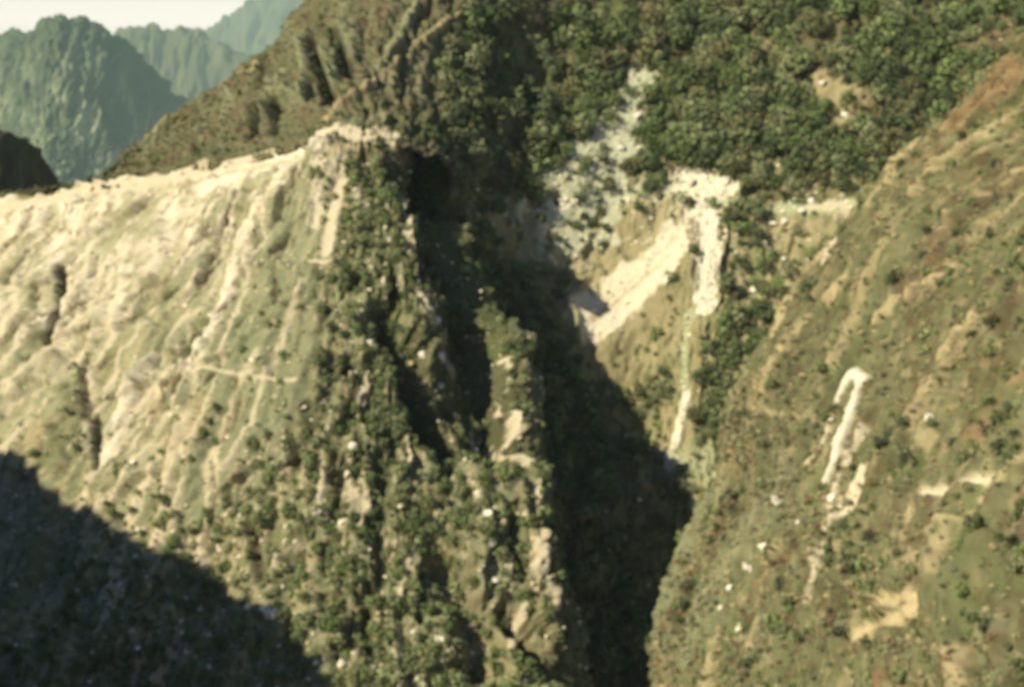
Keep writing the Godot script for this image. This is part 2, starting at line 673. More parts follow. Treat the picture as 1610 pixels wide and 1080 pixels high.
func build_far_country() -> void:
	var floor_mesh := PlaneMesh.new()
	floor_mesh.size = Vector2(15000, 18000)
	var floor_material := StandardMaterial3D.new()
	floor_material.albedo_color = Color(0.09, 0.10, 0.05).linear_to_srgb()
	floor_material.roughness = 1.0
	var valley := MeshInstance3D.new()
	valley.name = "valley_ground"
	valley.mesh = floor_mesh
	valley.material_override = floor_material
	valley.position = Vector3(-2500, -60, -7500)
	tag(valley, "green valley ground far below between the mountains", "ground", "", "structure")
	add_child(valley)

	var bank := FogVolume.new()
	bank.name = "valley_haze"
	bank.shape = RenderingServer.FOG_VOLUME_SHAPE_BOX
	bank.size = Vector3(14000, 3000, 14000)
	bank.position = Vector3(-3000, 800, -9000)
	var bank_air := FogMaterial.new()
	bank_air.albedo = Color(0.64, 0.93, 0.87).linear_to_srgb()
	bank_air.density = 0.000048
	bank.material = bank_air
	tag(bank, "pale teal haze filling the far valley before the distant mountains", "haze", "", "stuff")
	add_child(bank)

	var far := loft([
		[Vector3(-4256, -1698, -16302), Vector3(-3532, -1592, -16325), Vector3(-3019, -1521, -16340), Vector3(-2807, -1438, -16358), Vector3(-2614, -1356, -16376), Vector3(-2494, -1238, -16401), Vector3(-2324, -1155, -16419), Vector3(-1962, -960, -16461), Vector3(-1479, -813, -16492), Vector3(-634, -695, -16518), Vector3(574, -872, -16480)],
		[Vector3(-4256, -78, -14517), Vector3(-3532, 28, -14540), Vector3(-3019, 99, -14555), Vector3(-2807, 182, -14573), Vector3(-2614, 264, -14591), Vector3(-2494, 382, -14616), Vector3(-2324, 465, -14634), Vector3(-1962, 660, -14676), Vector3(-1479, 807, -14707), Vector3(-634, 925, -14733), Vector3(574, 748, -14695)],
		[Vector3(-4256, 462, -13782), Vector3(-3532, 568, -13805), Vector3(-3019, 639, -13820), Vector3(-2807, 722, -13838), Vector3(-2614, 804, -13856), Vector3(-2494, 922, -13881), Vector3(-2324, 1005, -13899), Vector3(-1962, 1200, -13941), Vector3(-1479, 1347, -13972), Vector3(-634, 1465, -13998), Vector3(574, 1288, -13960)],
		[Vector3(-4256, -92, -13257), Vector3(-3532, 14, -13280), Vector3(-3019, 85, -13295), Vector3(-2807, 168, -13313), Vector3(-2614, 250, -13331), Vector3(-2494, 368, -13356), Vector3(-2324, 451, -13374), Vector3(-1962, 646, -13416), Vector3(-1479, 793, -13447), Vector3(-634, 911, -13473), Vector3(574, 734, -13435)],
		[Vector3(-4256, -537, -12732), Vector3(-3532, -430, -12755), Vector3(-3019, -360, -12770), Vector3(-2807, -277, -12788), Vector3(-2614, -194, -12806), Vector3(-2494, -76, -12831), Vector3(-2324, 6, -12849), Vector3(-1962, 201, -12891), Vector3(-1479, 349, -12922), Vector3(-634, 467, -12948), Vector3(574, 290, -12910)],
		[Vector3(-4256, -948, -12207), Vector3(-3532, -841, -12230), Vector3(-3019, -770, -12245), Vector3(-2807, -688, -12263), Vector3(-2614, -605, -12281), Vector3(-2494, -487, -12306), Vector3(-2324, -405, -12324), Vector3(-1962, -210, -12366), Vector3(-1479, -62, -12397), Vector3(-634, 56, -12423), Vector3(574, -121, -12385)],
		[Vector3(-4256, -1338, -11682), Vector3(-3532, -1232, -11705), Vector3(-3019, -1161, -11720), Vector3(-2807, -1078, -11738), Vector3(-2614, -996, -11756), Vector3(-2494, -878, -11781), Vector3(-2324, -795, -11799), Vector3(-1962, -600, -11841), Vector3(-1479, -453, -11872), Vector3(-634, -335, -11898), Vector3(574, -512, -11860)]], 120, 50)
	ground(far, func(_u, _v, n1, n2, _n3, _n4): return MOSS.lerp(OLIVE, clampf(0.4 + n1 + n2 * 0.3, 0, 1)), 8.0)
	relief(far, 100.0, 26.0, 430.0, 1300.0, 0.0, 0.0)
	commit(far, "hazy_mountains", "palest blue green ridge climbing out of the frame behind all others", "mountain", {})

	var mid := loft([
		[Vector3(-3643, -1338, -10980), Vector3(-2999, -1338, -10980), Vector3(-2636, -1228, -11003), Vector3(-2415, -1141, -11022), Vector3(-2274, -1126, -11025), Vector3(-2186, -1169, -11016), Vector3(-2073, -1165, -11017), Vector3(-1984, -1189, -11012), Vector3(-1872, -1259, -10997), Vector3(-1630, -1338, -10980), Vector3(-1308, -1377, -10971), Vector3(-745, -1417, -10963), Vector3(-20, -1417, -10963)],
		[Vector3(-3643, 12, -9705), Vector3(-2999, 12, -9705), Vector3(-2636, 122, -9728), Vector3(-2415, 209, -9747), Vector3(-2274, 224, -9750), Vector3(-2186, 181, -9741), Vector3(-2073, 185, -9742), Vector3(-1984, 161, -9737), Vector3(-1872, 91, -9722), Vector3(-1630, 12, -9705), Vector3(-1308, -27, -9696), Vector3(-745, -67, -9688), Vector3(-20, -67, -9688)],
		[Vector3(-3643, 462, -9180), Vector3(-2999, 462, -9180), Vector3(-2636, 572, -9203), Vector3(-2415, 659, -9222), Vector3(-2274, 674, -9225), Vector3(-2186, 631, -9216), Vector3(-2073, 635, -9217), Vector3(-1984, 611, -9212), Vector3(-1872, 541, -9197), Vector3(-1630, 462, -9180), Vector3(-1308, 423, -9171), Vector3(-745, 383, -9163), Vector3(-20, 383, -9163)],
		[Vector3(-3643, 0, -8805), Vector3(-2999, 0, -8805), Vector3(-2636, 110, -8828), Vector3(-2415, 197, -8847), Vector3(-2274, 213, -8850), Vector3(-2186, 169, -8841), Vector3(-2073, 173, -8842), Vector3(-1984, 150, -8837), Vector3(-1872, 79, -8822), Vector3(-1630, 0, -8805), Vector3(-1308, -39, -8796), Vector3(-745, -78, -8788), Vector3(-20, -78, -8788)],
		[Vector3(-3643, -370, -8430), Vector3(-2999, -370, -8430), Vector3(-2636, -260, -8453), Vector3(-2415, -173, -8472), Vector3(-2274, -158, -8475), Vector3(-2186, -201, -8466), Vector3(-2073, -197, -8467), Vector3(-1984, -221, -8462), Vector3(-1872, -292, -8447), Vector3(-1630, -370, -8430), Vector3(-1308, -410, -8421), Vector3(-745, -449, -8413), Vector3(-20, -449, -8413)],
		[Vector3(-3643, -713, -8055), Vector3(-2999, -713, -8055), Vector3(-2636, -602, -8078), Vector3(-2415, -516, -8097), Vector3(-2274, -500, -8100), Vector3(-2186, -543, -8091), Vector3(-2073, -540, -8092), Vector3(-1984, -563, -8087), Vector3(-1872, -634, -8072), Vector3(-1630, -713, -8055), Vector3(-1308, -752, -8046), Vector3(-745, -791, -8038), Vector3(-20, -791, -8038)],
		[Vector3(-3643, -1038, -7680), Vector3(-2999, -1038, -7680), Vector3(-2636, -928, -7703), Vector3(-2415, -841, -7722), Vector3(-2274, -826, -7725), Vector3(-2186, -869, -7716), Vector3(-2073, -865, -7717), Vector3(-1984, -889, -7712), Vector3(-1872, -959, -7697), Vector3(-1630, -1038, -7680), Vector3(-1308, -1077, -7671), Vector3(-745, -1117, -7663), Vector3(-20, -1117, -7663)]], 140, 60)
	ground(mid, func(_u, _v, n1, n2, _n3, _n4): return MOSS.lerp(OLIVE, clampf(0.4 + n1 + n2 * 0.3, 0, 1)), 8.0)
	relief(mid, 60.0, 20.0, 270.0, 850.0, 0.0, 0.0)
	commit(mid, "hazy_mountains", "low hazy ridge with small knolls right of the cliffed peak", "mountain", {})

	var peak := loft([
		[Vector3(-2718, -1004, -6734), Vector3(-2374, -896, -6758), Vector3(-2112, -865, -6723), Vector3(-1951, -848, -6686), Vector3(-1793, -818, -6652), Vector3(-1692, -783, -6628), Vector3(-1582, -808, -6674), Vector3(-1495, -865, -6744), Vector3(-1455, -954, -6888), Vector3(-1413, -1051, -7052), Vector3(-1328, -1162, -7212), Vector3(-1206, -1321, -7382), Vector3(-1045, -1504, -7548)],
		[Vector3(-2718, 76, -5927), Vector3(-2374, 184, -5950), Vector3(-2112, 215, -5916), Vector3(-1951, 232, -5879), Vector3(-1793, 262, -5844), Vector3(-1692, 297, -5821), Vector3(-1582, 272, -5867), Vector3(-1495, 215, -5936), Vector3(-1455, 126, -6081), Vector3(-1413, 29, -6244), Vector3(-1328, -82, -6404), Vector3(-1206, -241, -6575), Vector3(-1045, -424, -6740)],
		[Vector3(-2718, 436, -5594), Vector3(-2374, 544, -5618), Vector3(-2112, 575, -5583), Vector3(-1951, 592, -5546), Vector3(-1793, 622, -5512), Vector3(-1692, 657, -5488), Vector3(-1582, 632, -5534), Vector3(-1495, 575, -5604), Vector3(-1455, 486, -5748), Vector3(-1413, 389, -5912), Vector3(-1328, 278, -6072), Vector3(-1206, 119, -6242), Vector3(-1045, -64, -6408)],
		[Vector3(-2718, 66, -5357), Vector3(-2374, 175, -5380), Vector3(-2112, 206, -5346), Vector3(-1951, 223, -5309), Vector3(-1793, 253, -5274), Vector3(-1692, 288, -5251), Vector3(-1582, 263, -5297), Vector3(-1495, 206, -5366), Vector3(-1455, 117, -5511), Vector3(-1413, 20, -5674), Vector3(-1328, -91, -5834), Vector3(-1206, -250, -6005), Vector3(-1045, -433, -6170)],
		[Vector3(-2718, -230, -5119), Vector3(-2374, -122, -5143), Vector3(-2112, -91, -5108), Vector3(-1951, -74, -5071), Vector3(-1793, -43, -5037), Vector3(-1692, -9, -5013), Vector3(-1582, -34, -5059), Vector3(-1495, -91, -5129), Vector3(-1455, -179, -5273), Vector3(-1413, -277, -5437), Vector3(-1328, -387, -5597), Vector3(-1206, -547, -5767), Vector3(-1045, -729, -5933)],
		[Vector3(-2718, -504, -4882), Vector3(-2374, -396, -4905), Vector3(-2112, -364, -4871), Vector3(-1951, -348, -4834), Vector3(-1793, -317, -4799), Vector3(-1692, -282, -4776), Vector3(-1582, -308, -4822), Vector3(-1495, -364, -4891), Vector3(-1455, -453, -5036), Vector3(-1413, -551, -5199), Vector3(-1328, -661, -5359), Vector3(-1206, -821, -5530), Vector3(-1045, -1003, -5695)],
		[Vector3(-2718, -764, -4644), Vector3(-2374, -656, -4668), Vector3(-2112, -625, -4633), Vector3(-1951, -608, -4596), Vector3(-1793, -578, -4562), Vector3(-1692, -543, -4538), Vector3(-1582, -568, -4584), Vector3(-1495, -625, -4654), Vector3(-1455, -714, -4798), Vector3(-1413, -811, -4962), Vector3(-1328, -922, -5122), Vector3(-1206, -1081, -5292), Vector3(-1045, -1264, -5458)]], 260, 170)
	ground(peak, func(_u, v, n1, n2, n3, n4):
		var c := HAZED.lerp(HAZED * 1.5, clampf(0.4 + n1, 0, 1))
		return c.lerp(SAGE * 1.7, smoothstep(0.24, 0.46, n2 * 0.8 + n1 * 0.5 + n4 * 0.3) * smoothstep(0.36, 0.5, v) * 0.9), 4.0)
	relief(peak, 24.0, 26.0, 120.0, 800.0, 4.0, 0.0)
	commit(peak, "cliffed_mountain", "green peak with pale vertical rock cliffs in the far distance", "mountain", {})

	var dark := loft([
		[Vector3(-786, 105, -1870), Vector3(-695, 75, -1895), Vector3(-619, 40, -1928), Vector3(-612, 21, -1996), Vector3(-621, -2, -2072), Vector3(-629, -51, -2174), Vector3(-618, -101, -2297), Vector3(-579, -167, -2426)],
		[Vector3(-786, 429, -1734), Vector3(-695, 399, -1759), Vector3(-619, 364, -1792), Vector3(-612, 345, -1860), Vector3(-621, 322, -1936), Vector3(-629, 273, -2038), Vector3(-618, 223, -2161), Vector3(-579, 157, -2290)],
		[Vector3(-786, 537, -1678), Vector3(-695, 507, -1703), Vector3(-619, 472, -1736), Vector3(-612, 453, -1804), Vector3(-621, 430, -1880), Vector3(-629, 381, -1982), Vector3(-618, 331, -2105), Vector3(-579, 265, -2234)],
		[Vector3(-763, 426, -1638), Vector3(-672, 396, -1663), Vector3(-597, 362, -1696), Vector3(-590, 342, -1764), Vector3(-599, 320, -1840), Vector3(-606, 270, -1942), Vector3(-596, 220, -2065), Vector3(-556, 154, -2194)],
		[Vector3(-741, 337, -1598), Vector3(-650, 307, -1623), Vector3(-574, 273, -1656), Vector3(-567, 253, -1724), Vector3(-576, 231, -1800), Vector3(-584, 181, -1902), Vector3(-573, 131, -2025), Vector3(-534, 65, -2154)],
		[Vector3(-718, 255, -1558), Vector3(-627, 225, -1583), Vector3(-552, 191, -1616), Vector3(-545, 171, -1684), Vector3(-554, 148, -1760), Vector3(-561, 99, -1862), Vector3(-551, 49, -1985), Vector3(-511, -17, -2114)],
		[Vector3(-696, 177, -1518), Vector3(-605, 147, -1543), Vector3(-529, 112, -1576), Vector3(-522, 93, -1644), Vector3(-531, 70, -1720), Vector3(-539, 21, -1822), Vector3(-528, -29, -1945), Vector3(-489, -95, -2074)]], 120, 80)
	ground(dark, func(_u, _v, n1, _n2, n3, _n4): return DARK.lerp(MOSS, clampf(0.5 + n1 + n3 * 0.4, 0, 1)))  # dark albedo painted for the shaded side of this hill
	relief(dark, 14.0, 5.0, 60.0, 300.0, 1.5, 0.0)
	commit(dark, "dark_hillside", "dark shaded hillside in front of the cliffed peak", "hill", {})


func build_forest_side() -> Land:
	var l := loft([
		[Vector3(-149, 778, -1699), Vector3(-73, 754, -1490), Vector3(17, 761, -1551), Vector3(104, 764, -1573), Vector3(171, 764, -1574), Vector3(204, 763, -1571), Vector3(242, 762, -1555), Vector3(297, 759, -1532), Vector3(379, 754, -1495), Vector3(468, 750, -1453), Vector3(565, 744, -1403)],
		[Vector3(-140, 660, -1584), Vector3(-69, 650, -1386), Vector3(16, 654, -1454), Vector3(99, 655, -1478), Vector3(163, 655, -1479), Vector3(195, 655, -1476), Vector3(231, 654, -1461), Vector3(283, 653, -1437), Vector3(361, 651, -1401), Vector3(444, 649, -1360), Vector3(536, 647, -1311)],
		[Vector3(-132, 561, -1470), Vector3(-65, 564, -1281), Vector3(15, 563, -1355), Vector3(94, 562, -1381), Vector3(155, 562, -1382), Vector3(184, 562, -1380), Vector3(218, 562, -1364), Vector3(268, 563, -1341), Vector3(341, 563, -1306), Vector3(419, 564, -1265), Vector3(504, 564, -1216)],
		[Vector3(-125, 484, -1379), Vector3(-62, 496, -1205), Vector3(14, 490, -1291), Vector3(91, 488, -1321), Vector3(150, 488, -1322), Vector3(179, 488, -1320), Vector3(211, 489, -1305), Vector3(259, 491, -1282), Vector3(329, 493, -1247), Vector3(404, 496, -1206), Vector3(486, 500, -1158)],
		[Vector3(-124, 421, -1345), Vector3(-60, 442, -1165), Vector3(14, 433, -1243), Vector3(88, 430, -1270), Vector3(144, 431, -1258), Vector3(171, 432, -1249), Vector3(204, 433, -1245), Vector3(251, 434, -1232), Vector3(319, 438, -1197), Vector3(392, 443, -1157), Vector3(470, 449, -1110)],
		[Vector3(-125, 347, -1346), Vector3(-60, 382, -1145), Vector3(14, 373, -1198), Vector3(85, 370, -1216), Vector3(138, 374, -1192), Vector3(163, 376, -1178), Vector3(196, 375, -1183), Vector3(243, 376, -1178), Vector3(309, 382, -1144), Vector3(378, 389, -1105), Vector3(453, 397, -1058)],
		[Vector3(-129, 261, -1365), Vector3(-60, 314, -1139), Vector3(13, 308, -1164), Vector3(83, 306, -1172), Vector3(134, 312, -1148), Vector3(159, 315, -1134), Vector3(191, 314, -1139), Vector3(237, 315, -1134), Vector3(301, 323, -1101), Vector3(368, 332, -1062), Vector3(441, 343, -1015)],
		[Vector3(-132, 163, -1388), Vector3(-61, 238, -1139), Vector3(13, 238, -1139), Vector3(82, 238, -1138), Vector3(132, 246, -1113), Vector3(156, 250, -1100), Vector3(188, 248, -1105), Vector3(233, 250, -1100), Vector3(295, 260, -1067), Vector3(361, 271, -1028), Vector3(432, 285, -982)],
		[Vector3(-130, 71, -1343), Vector3(-60, 164, -1097), Vector3(13, 164, -1097), Vector3(80, 164, -1096), Vector3(129, 174, -1072), Vector3(153, 179, -1059), Vector3(184, 177, -1064), Vector3(228, 179, -1059), Vector3(289, 191, -1026), Vector3(353, 205, -988), Vector3(422, 222, -943)],
		[Vector3(-127, -28, -1291), Vector3(-58, 86, -1050), Vector3(13, 86, -1050), Vector3(78, 86, -1049), Vector3(126, 97, -1025), Vector3(149, 104, -1012), Vector3(179, 101, -1017), Vector3(222, 104, -1012), Vector3(281, 119, -980), Vector3(343, 136, -943), Vector3(409, 157, -899)],
		[Vector3(-123, -167, -1215), Vector3(-56, -23, -980), Vector3(12, -23, -980), Vector3(75, -22, -980), Vector3(121, -8, -956), Vector3(142, 0, -944), Vector3(171, -3, -948), Vector3(213, 0, -944), Vector3(269, 19, -913), Vector3(328, 41, -876), Vector3(390, 68, -834)]], 330, 270)
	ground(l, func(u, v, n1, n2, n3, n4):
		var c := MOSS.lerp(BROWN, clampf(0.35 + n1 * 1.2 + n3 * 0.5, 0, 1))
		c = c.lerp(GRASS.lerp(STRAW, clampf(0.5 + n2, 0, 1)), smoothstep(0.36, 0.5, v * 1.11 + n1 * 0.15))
		return c.lerp(MOSS.lerp(BROWN, clampf(0.3 + n3, 0, 1)), smoothstep(0.06, -0.08, u - 0.07 - (v * 1.11 - 0.25) * 0.47 + n1 * 0.06) * smoothstep(0.30, 0.40, v)))  # gorge shade painted in: darker tone below the cast shadow edge
	relief(l, 22.0, 6.0, 50.0, 200.0, 2.4, 0.6)
	for k in l.veg.size():
		var b := float(k / l.nu) / (l.nv - 1)
		var n := fbm.get_noise_3d(l.pos[k].x / 70.0, l.pos[k].y / 70.0, l.pos[k].z / 70.0)
		l.veg[k] = lerpf(0.62 + 0.5 * smoothstep(-0.25, 0.1, n), 0.10 + 0.3 * smoothstep(0.0, 0.3, n), smoothstep(0.36, 0.50, b * 1.11 + n * 0.12))
		l.veg[k] *= lerpf(0.15, 1.0, smoothstep(0.10, 0.16, float(k % l.nu) / (l.nu - 1) + n * 0.04 + 0.2 * smoothstep(0.14, 0.26, b)))
		# denser trees along the same shadow line, backing up the painted gorge shade
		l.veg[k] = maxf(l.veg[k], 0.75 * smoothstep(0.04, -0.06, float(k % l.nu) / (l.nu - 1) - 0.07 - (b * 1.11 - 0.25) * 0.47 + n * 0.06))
	# spoil spur under the platform: dry grass
	stroke(l, [Vector2(0.400, 0.395), Vector2(0.336, 0.443), Vector2(0.274, 0.485), Vector2(0.238, 0.475), Vector2(0.222, 0.435)], 48.0, STRAW, 0.8, 0.0, 0.03, 0.5)
	stroke(l, [Vector2(0.406, 0.475), Vector2(0.356, 0.540), Vector2(0.300, 0.585)], 46.0, STRAW * 0.85, 0.75, 0.0, 0.05, 0.5)
	stroke(l, [Vector2(0.222, 0.372), Vector2(0.252, 0.340), Vector2(0.272, 0.330)], 14.0, TAN, 0.9, 2.0, 0.0, 0.5)
	stroke(l, [Vector2(0.570, 0.335), Vector2(0.638, 0.345), Vector2(0.682, 0.357)], 26.0, STRAW * 0.8, 0.6, 0.0, 0.25, 0.9)
	# talus running down out of the forest
	stroke(l, [Vector2(0.336, 0.225), Vector2(0.328, 0.255), Vector2(0.322, 0.282), Vector2(0.304, 0.312), Vector2(0.280, 0.355)], 32.0, STONE, 0.8, 3.0, 0.12, 1.1, "talus")
	stroke(l, [Vector2(0.304, 0.312), Vector2(0.280, 0.357), Vector2(0.272, 0.390), Vector2(0.256, 0.407), Vector2(0.238, 0.417)], 60.0, STONE, 0.75, 2.0, 0.15, 0.9, "talus")
	stroke(l, [Vector2(0.300, 0.372), Vector2(0.346, 0.383), Vector2(0.400, 0.372)], 24.0, STONE, 0.7, 1.0, 0.2, 0.9, "talus")
	stroke(l, [Vector2(0.234, 0.395), Vector2(0.256, 0.390)], 9.0, BONE, 1.0, 2.5, 0.0, 0.3)
	stroke(l, [Vector2(0.722, 0.215), Vector2(0.736, 0.237), Vector2(0.752, 0.268)], 30.0, TAN, 0.75, 0.0, 0.05, 1.0)
	stroke(l, [Vector2(0.212, 0.152), Vector2(0.222, 0.180), Vector2(0.214, 0.193)], 40.0, BROWN * 1.3, 0.7, 0.0, 0.25, 1.0)
	stroke(l, [Vector2(0.336, 0.160), Vector2(0.382, 0.170)], 26.0, BROWN * 1.3, 0.6, 0.0, 0.3, 1.0)
	stroke(l, [Vector2(0.614, 0.180), Vector2(0.660, 0.190)], 22.0, STRAW, 0.6, 0.0, 0.2, 1.0)
	stroke(l, [Vector2(0.774, 0.245), Vector2(0.780, 0.282)], 24.0, BROWN * 1.3, 0.6, 0.0, 0.35, 1.0)
	stroke(l, [Vector2(0.424, 0.430), Vector2(0.336, 0.492), Vector2(0.272, 0.550)], 52.0, STRAW, 0.0, 0.0, 0.02, 0.3)
	stroke(l, [Vector2(0.490, 0.372), Vector2(0.510, 0.460), Vector2(0.492, 0.540)], 34.0, STRAW, 0.0, 0.0, 0.0, 0.3)
	# platform, its bench and the two white slides
	stroke(l, [Vector2(0.444, 0.360), Vector2(0.480, 0.383), Vector2(0.504, 0.405), Vector2(0.490, 0.417)], 34.0, BONE, 1.0, 3.0, 0.0, 0.5, "platform")
	stroke(l, [Vector2(0.456, 0.362), Vector2(0.528, 0.360), Vector2(0.570, 0.372)], 18.0, BONE, 1.0, 2.0, 0.0, 0.7, "platform")
	stroke(l, [Vector2(0.518, 0.403), Vector2(0.660, 0.407), Vector2(0.756, 0.407)], 46.0, STRAW, 0.0, 0.0, 0.06, 0.3)
	stroke(l, [Vector2(0.518, 0.393), Vector2(0.614, 0.398), Vector2(0.690, 0.398), Vector2(0.756, 0.393)], 13.0, SAGE * 1.7, 0.95, 2.0, 0.0, 0.3, "bench")
	stroke(l, [Vector2(0.518, 0.380), Vector2(0.570, 0.378)], 10.0, BONE, 0.9, 1.0, 0.0, 0.6)
	stroke(l, [Vector2(0.562, 0.412), Vector2(0.638, 0.415), Vector2(0.700, 0.420)], 10.0, TAN, 0.6, 0.0, 0.3, 1.2)
	stroke(l, [Vector2(0.716, 0.395), Vector2(0.740, 0.390), Vector2(0.754, 0.400)], 14.0, CREAM, 0.7, 0.0, 0.1, 1.0)
	stroke(l, [Vector2(0.424, 0.427), Vector2(0.370, 0.463), Vector2(0.322, 0.500), Vector2(0.272, 0.532)], 32.0, BONE.lerp(CREAM, 0.4), 0.95, -2.0, 0.0, 0.5, "slide")
	stroke(l, [Vector2(0.430, 0.438), Vector2(0.388, 0.475), Vector2(0.336, 0.515), Vector2(0.278, 0.557)], 20.0, BONE.lerp(CREAM, 0.4), 0.95, -2.0, 0.0, 0.5, "slide")
	for line in [[Vector2(0.400, 0.435), Vector2(0.346, 0.480), Vector2(0.292, 0.520)], [Vector2(0.390, 0.460), Vector2(0.336, 0.500), Vector2(0.274, 0.540)], [Vector2(0.500, 0.425), Vector2(0.510, 0.468), Vector2(0.492, 0.507)], [Vector2(0.456, 0.372), Vector2(0.490, 0.400), Vector2(0.480, 0.425)]]:
		stroke(l, line, 3.0, TAN, 0.45, 0.6, 0.0, 1.3)
	stroke(l, [Vector2(0.356, 0.482), Vector2(0.314, 0.515), Vector2(0.278, 0.542)], 3.5, TAN, 0.8, 1.0, 0.0, 0.6, "slide")
	stroke(l, [Vector2(0.490, 0.412), Vector2(0.514, 0.448), Vector2(0.510, 0.485), Vector2(0.496, 0.527)], 17.0, BONE, 1.0, -2.5, 0.0, 0.5, "right slide")
	stroke(l, [Vector2(0.452, 0.417), Vector2(0.460, 0.443)], 12.0, BROWN, 0.8, 1.0, 0.0, 0.6)
	stroke(l, [Vector2(0.442, 0.522), Vector2(0.430, 0.585), Vector2(0.418, 0.645), Vector2(0.398, 0.693)], 26.0, STRAW, 0.0, 0.0, 0.0, 0.3)
	# stream below the slides
	stroke(l, [Vector2(0.442, 0.532), Vector2(0.430, 0.585), Vector2(0.426, 0.623)], 7.0, SAGE * 1.7, 0.85, -2.0, 0.0, 0.5, "stream bed")
	stroke(l, [Vector2(0.430, 0.630), Vector2(0.414, 0.657), Vector2(0.398, 0.688)], 8.0, BONE, 1.0, 0.0, 0.0, 0.4, "stream bed")
	stroke(l, [Vector2(0.388, 0.698), Vector2(0.400, 0.705)], 14.0, BONE * 0.85, 0.8, 0.0, 0.0, 0.9, "stream bed")
	stroke(l, [Vector2(0.444, 0.700), Vector2(0.480, 0.713)], 30.0, SAGE * 1.5, 0.7, 0.0, 0.05, 0.7)
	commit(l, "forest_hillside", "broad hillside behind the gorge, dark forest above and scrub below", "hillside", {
		"talus": ["talus_slope", "grey green tongue of loose stones running down out of the forest", "rock slide"],
		"platform": ["spoil_platform", "bright white platform of rubble at the top of the two slides", "spoil heap"],
		"bench": ["bench_road", "pale green level bench reaching right from the white platform", "road"],
		"slide": ["rock_slide", "broad white slide slanting down left from the rubble platform", "rock slide"],
		"right slide": ["rock_slide", "narrow white slide dropping straight down below the rubble platform", "rock slide"],
		"stream bed": ["stream_bed", "thin pale stream bed falling into the shaded gorge", "stream"]})
	return l


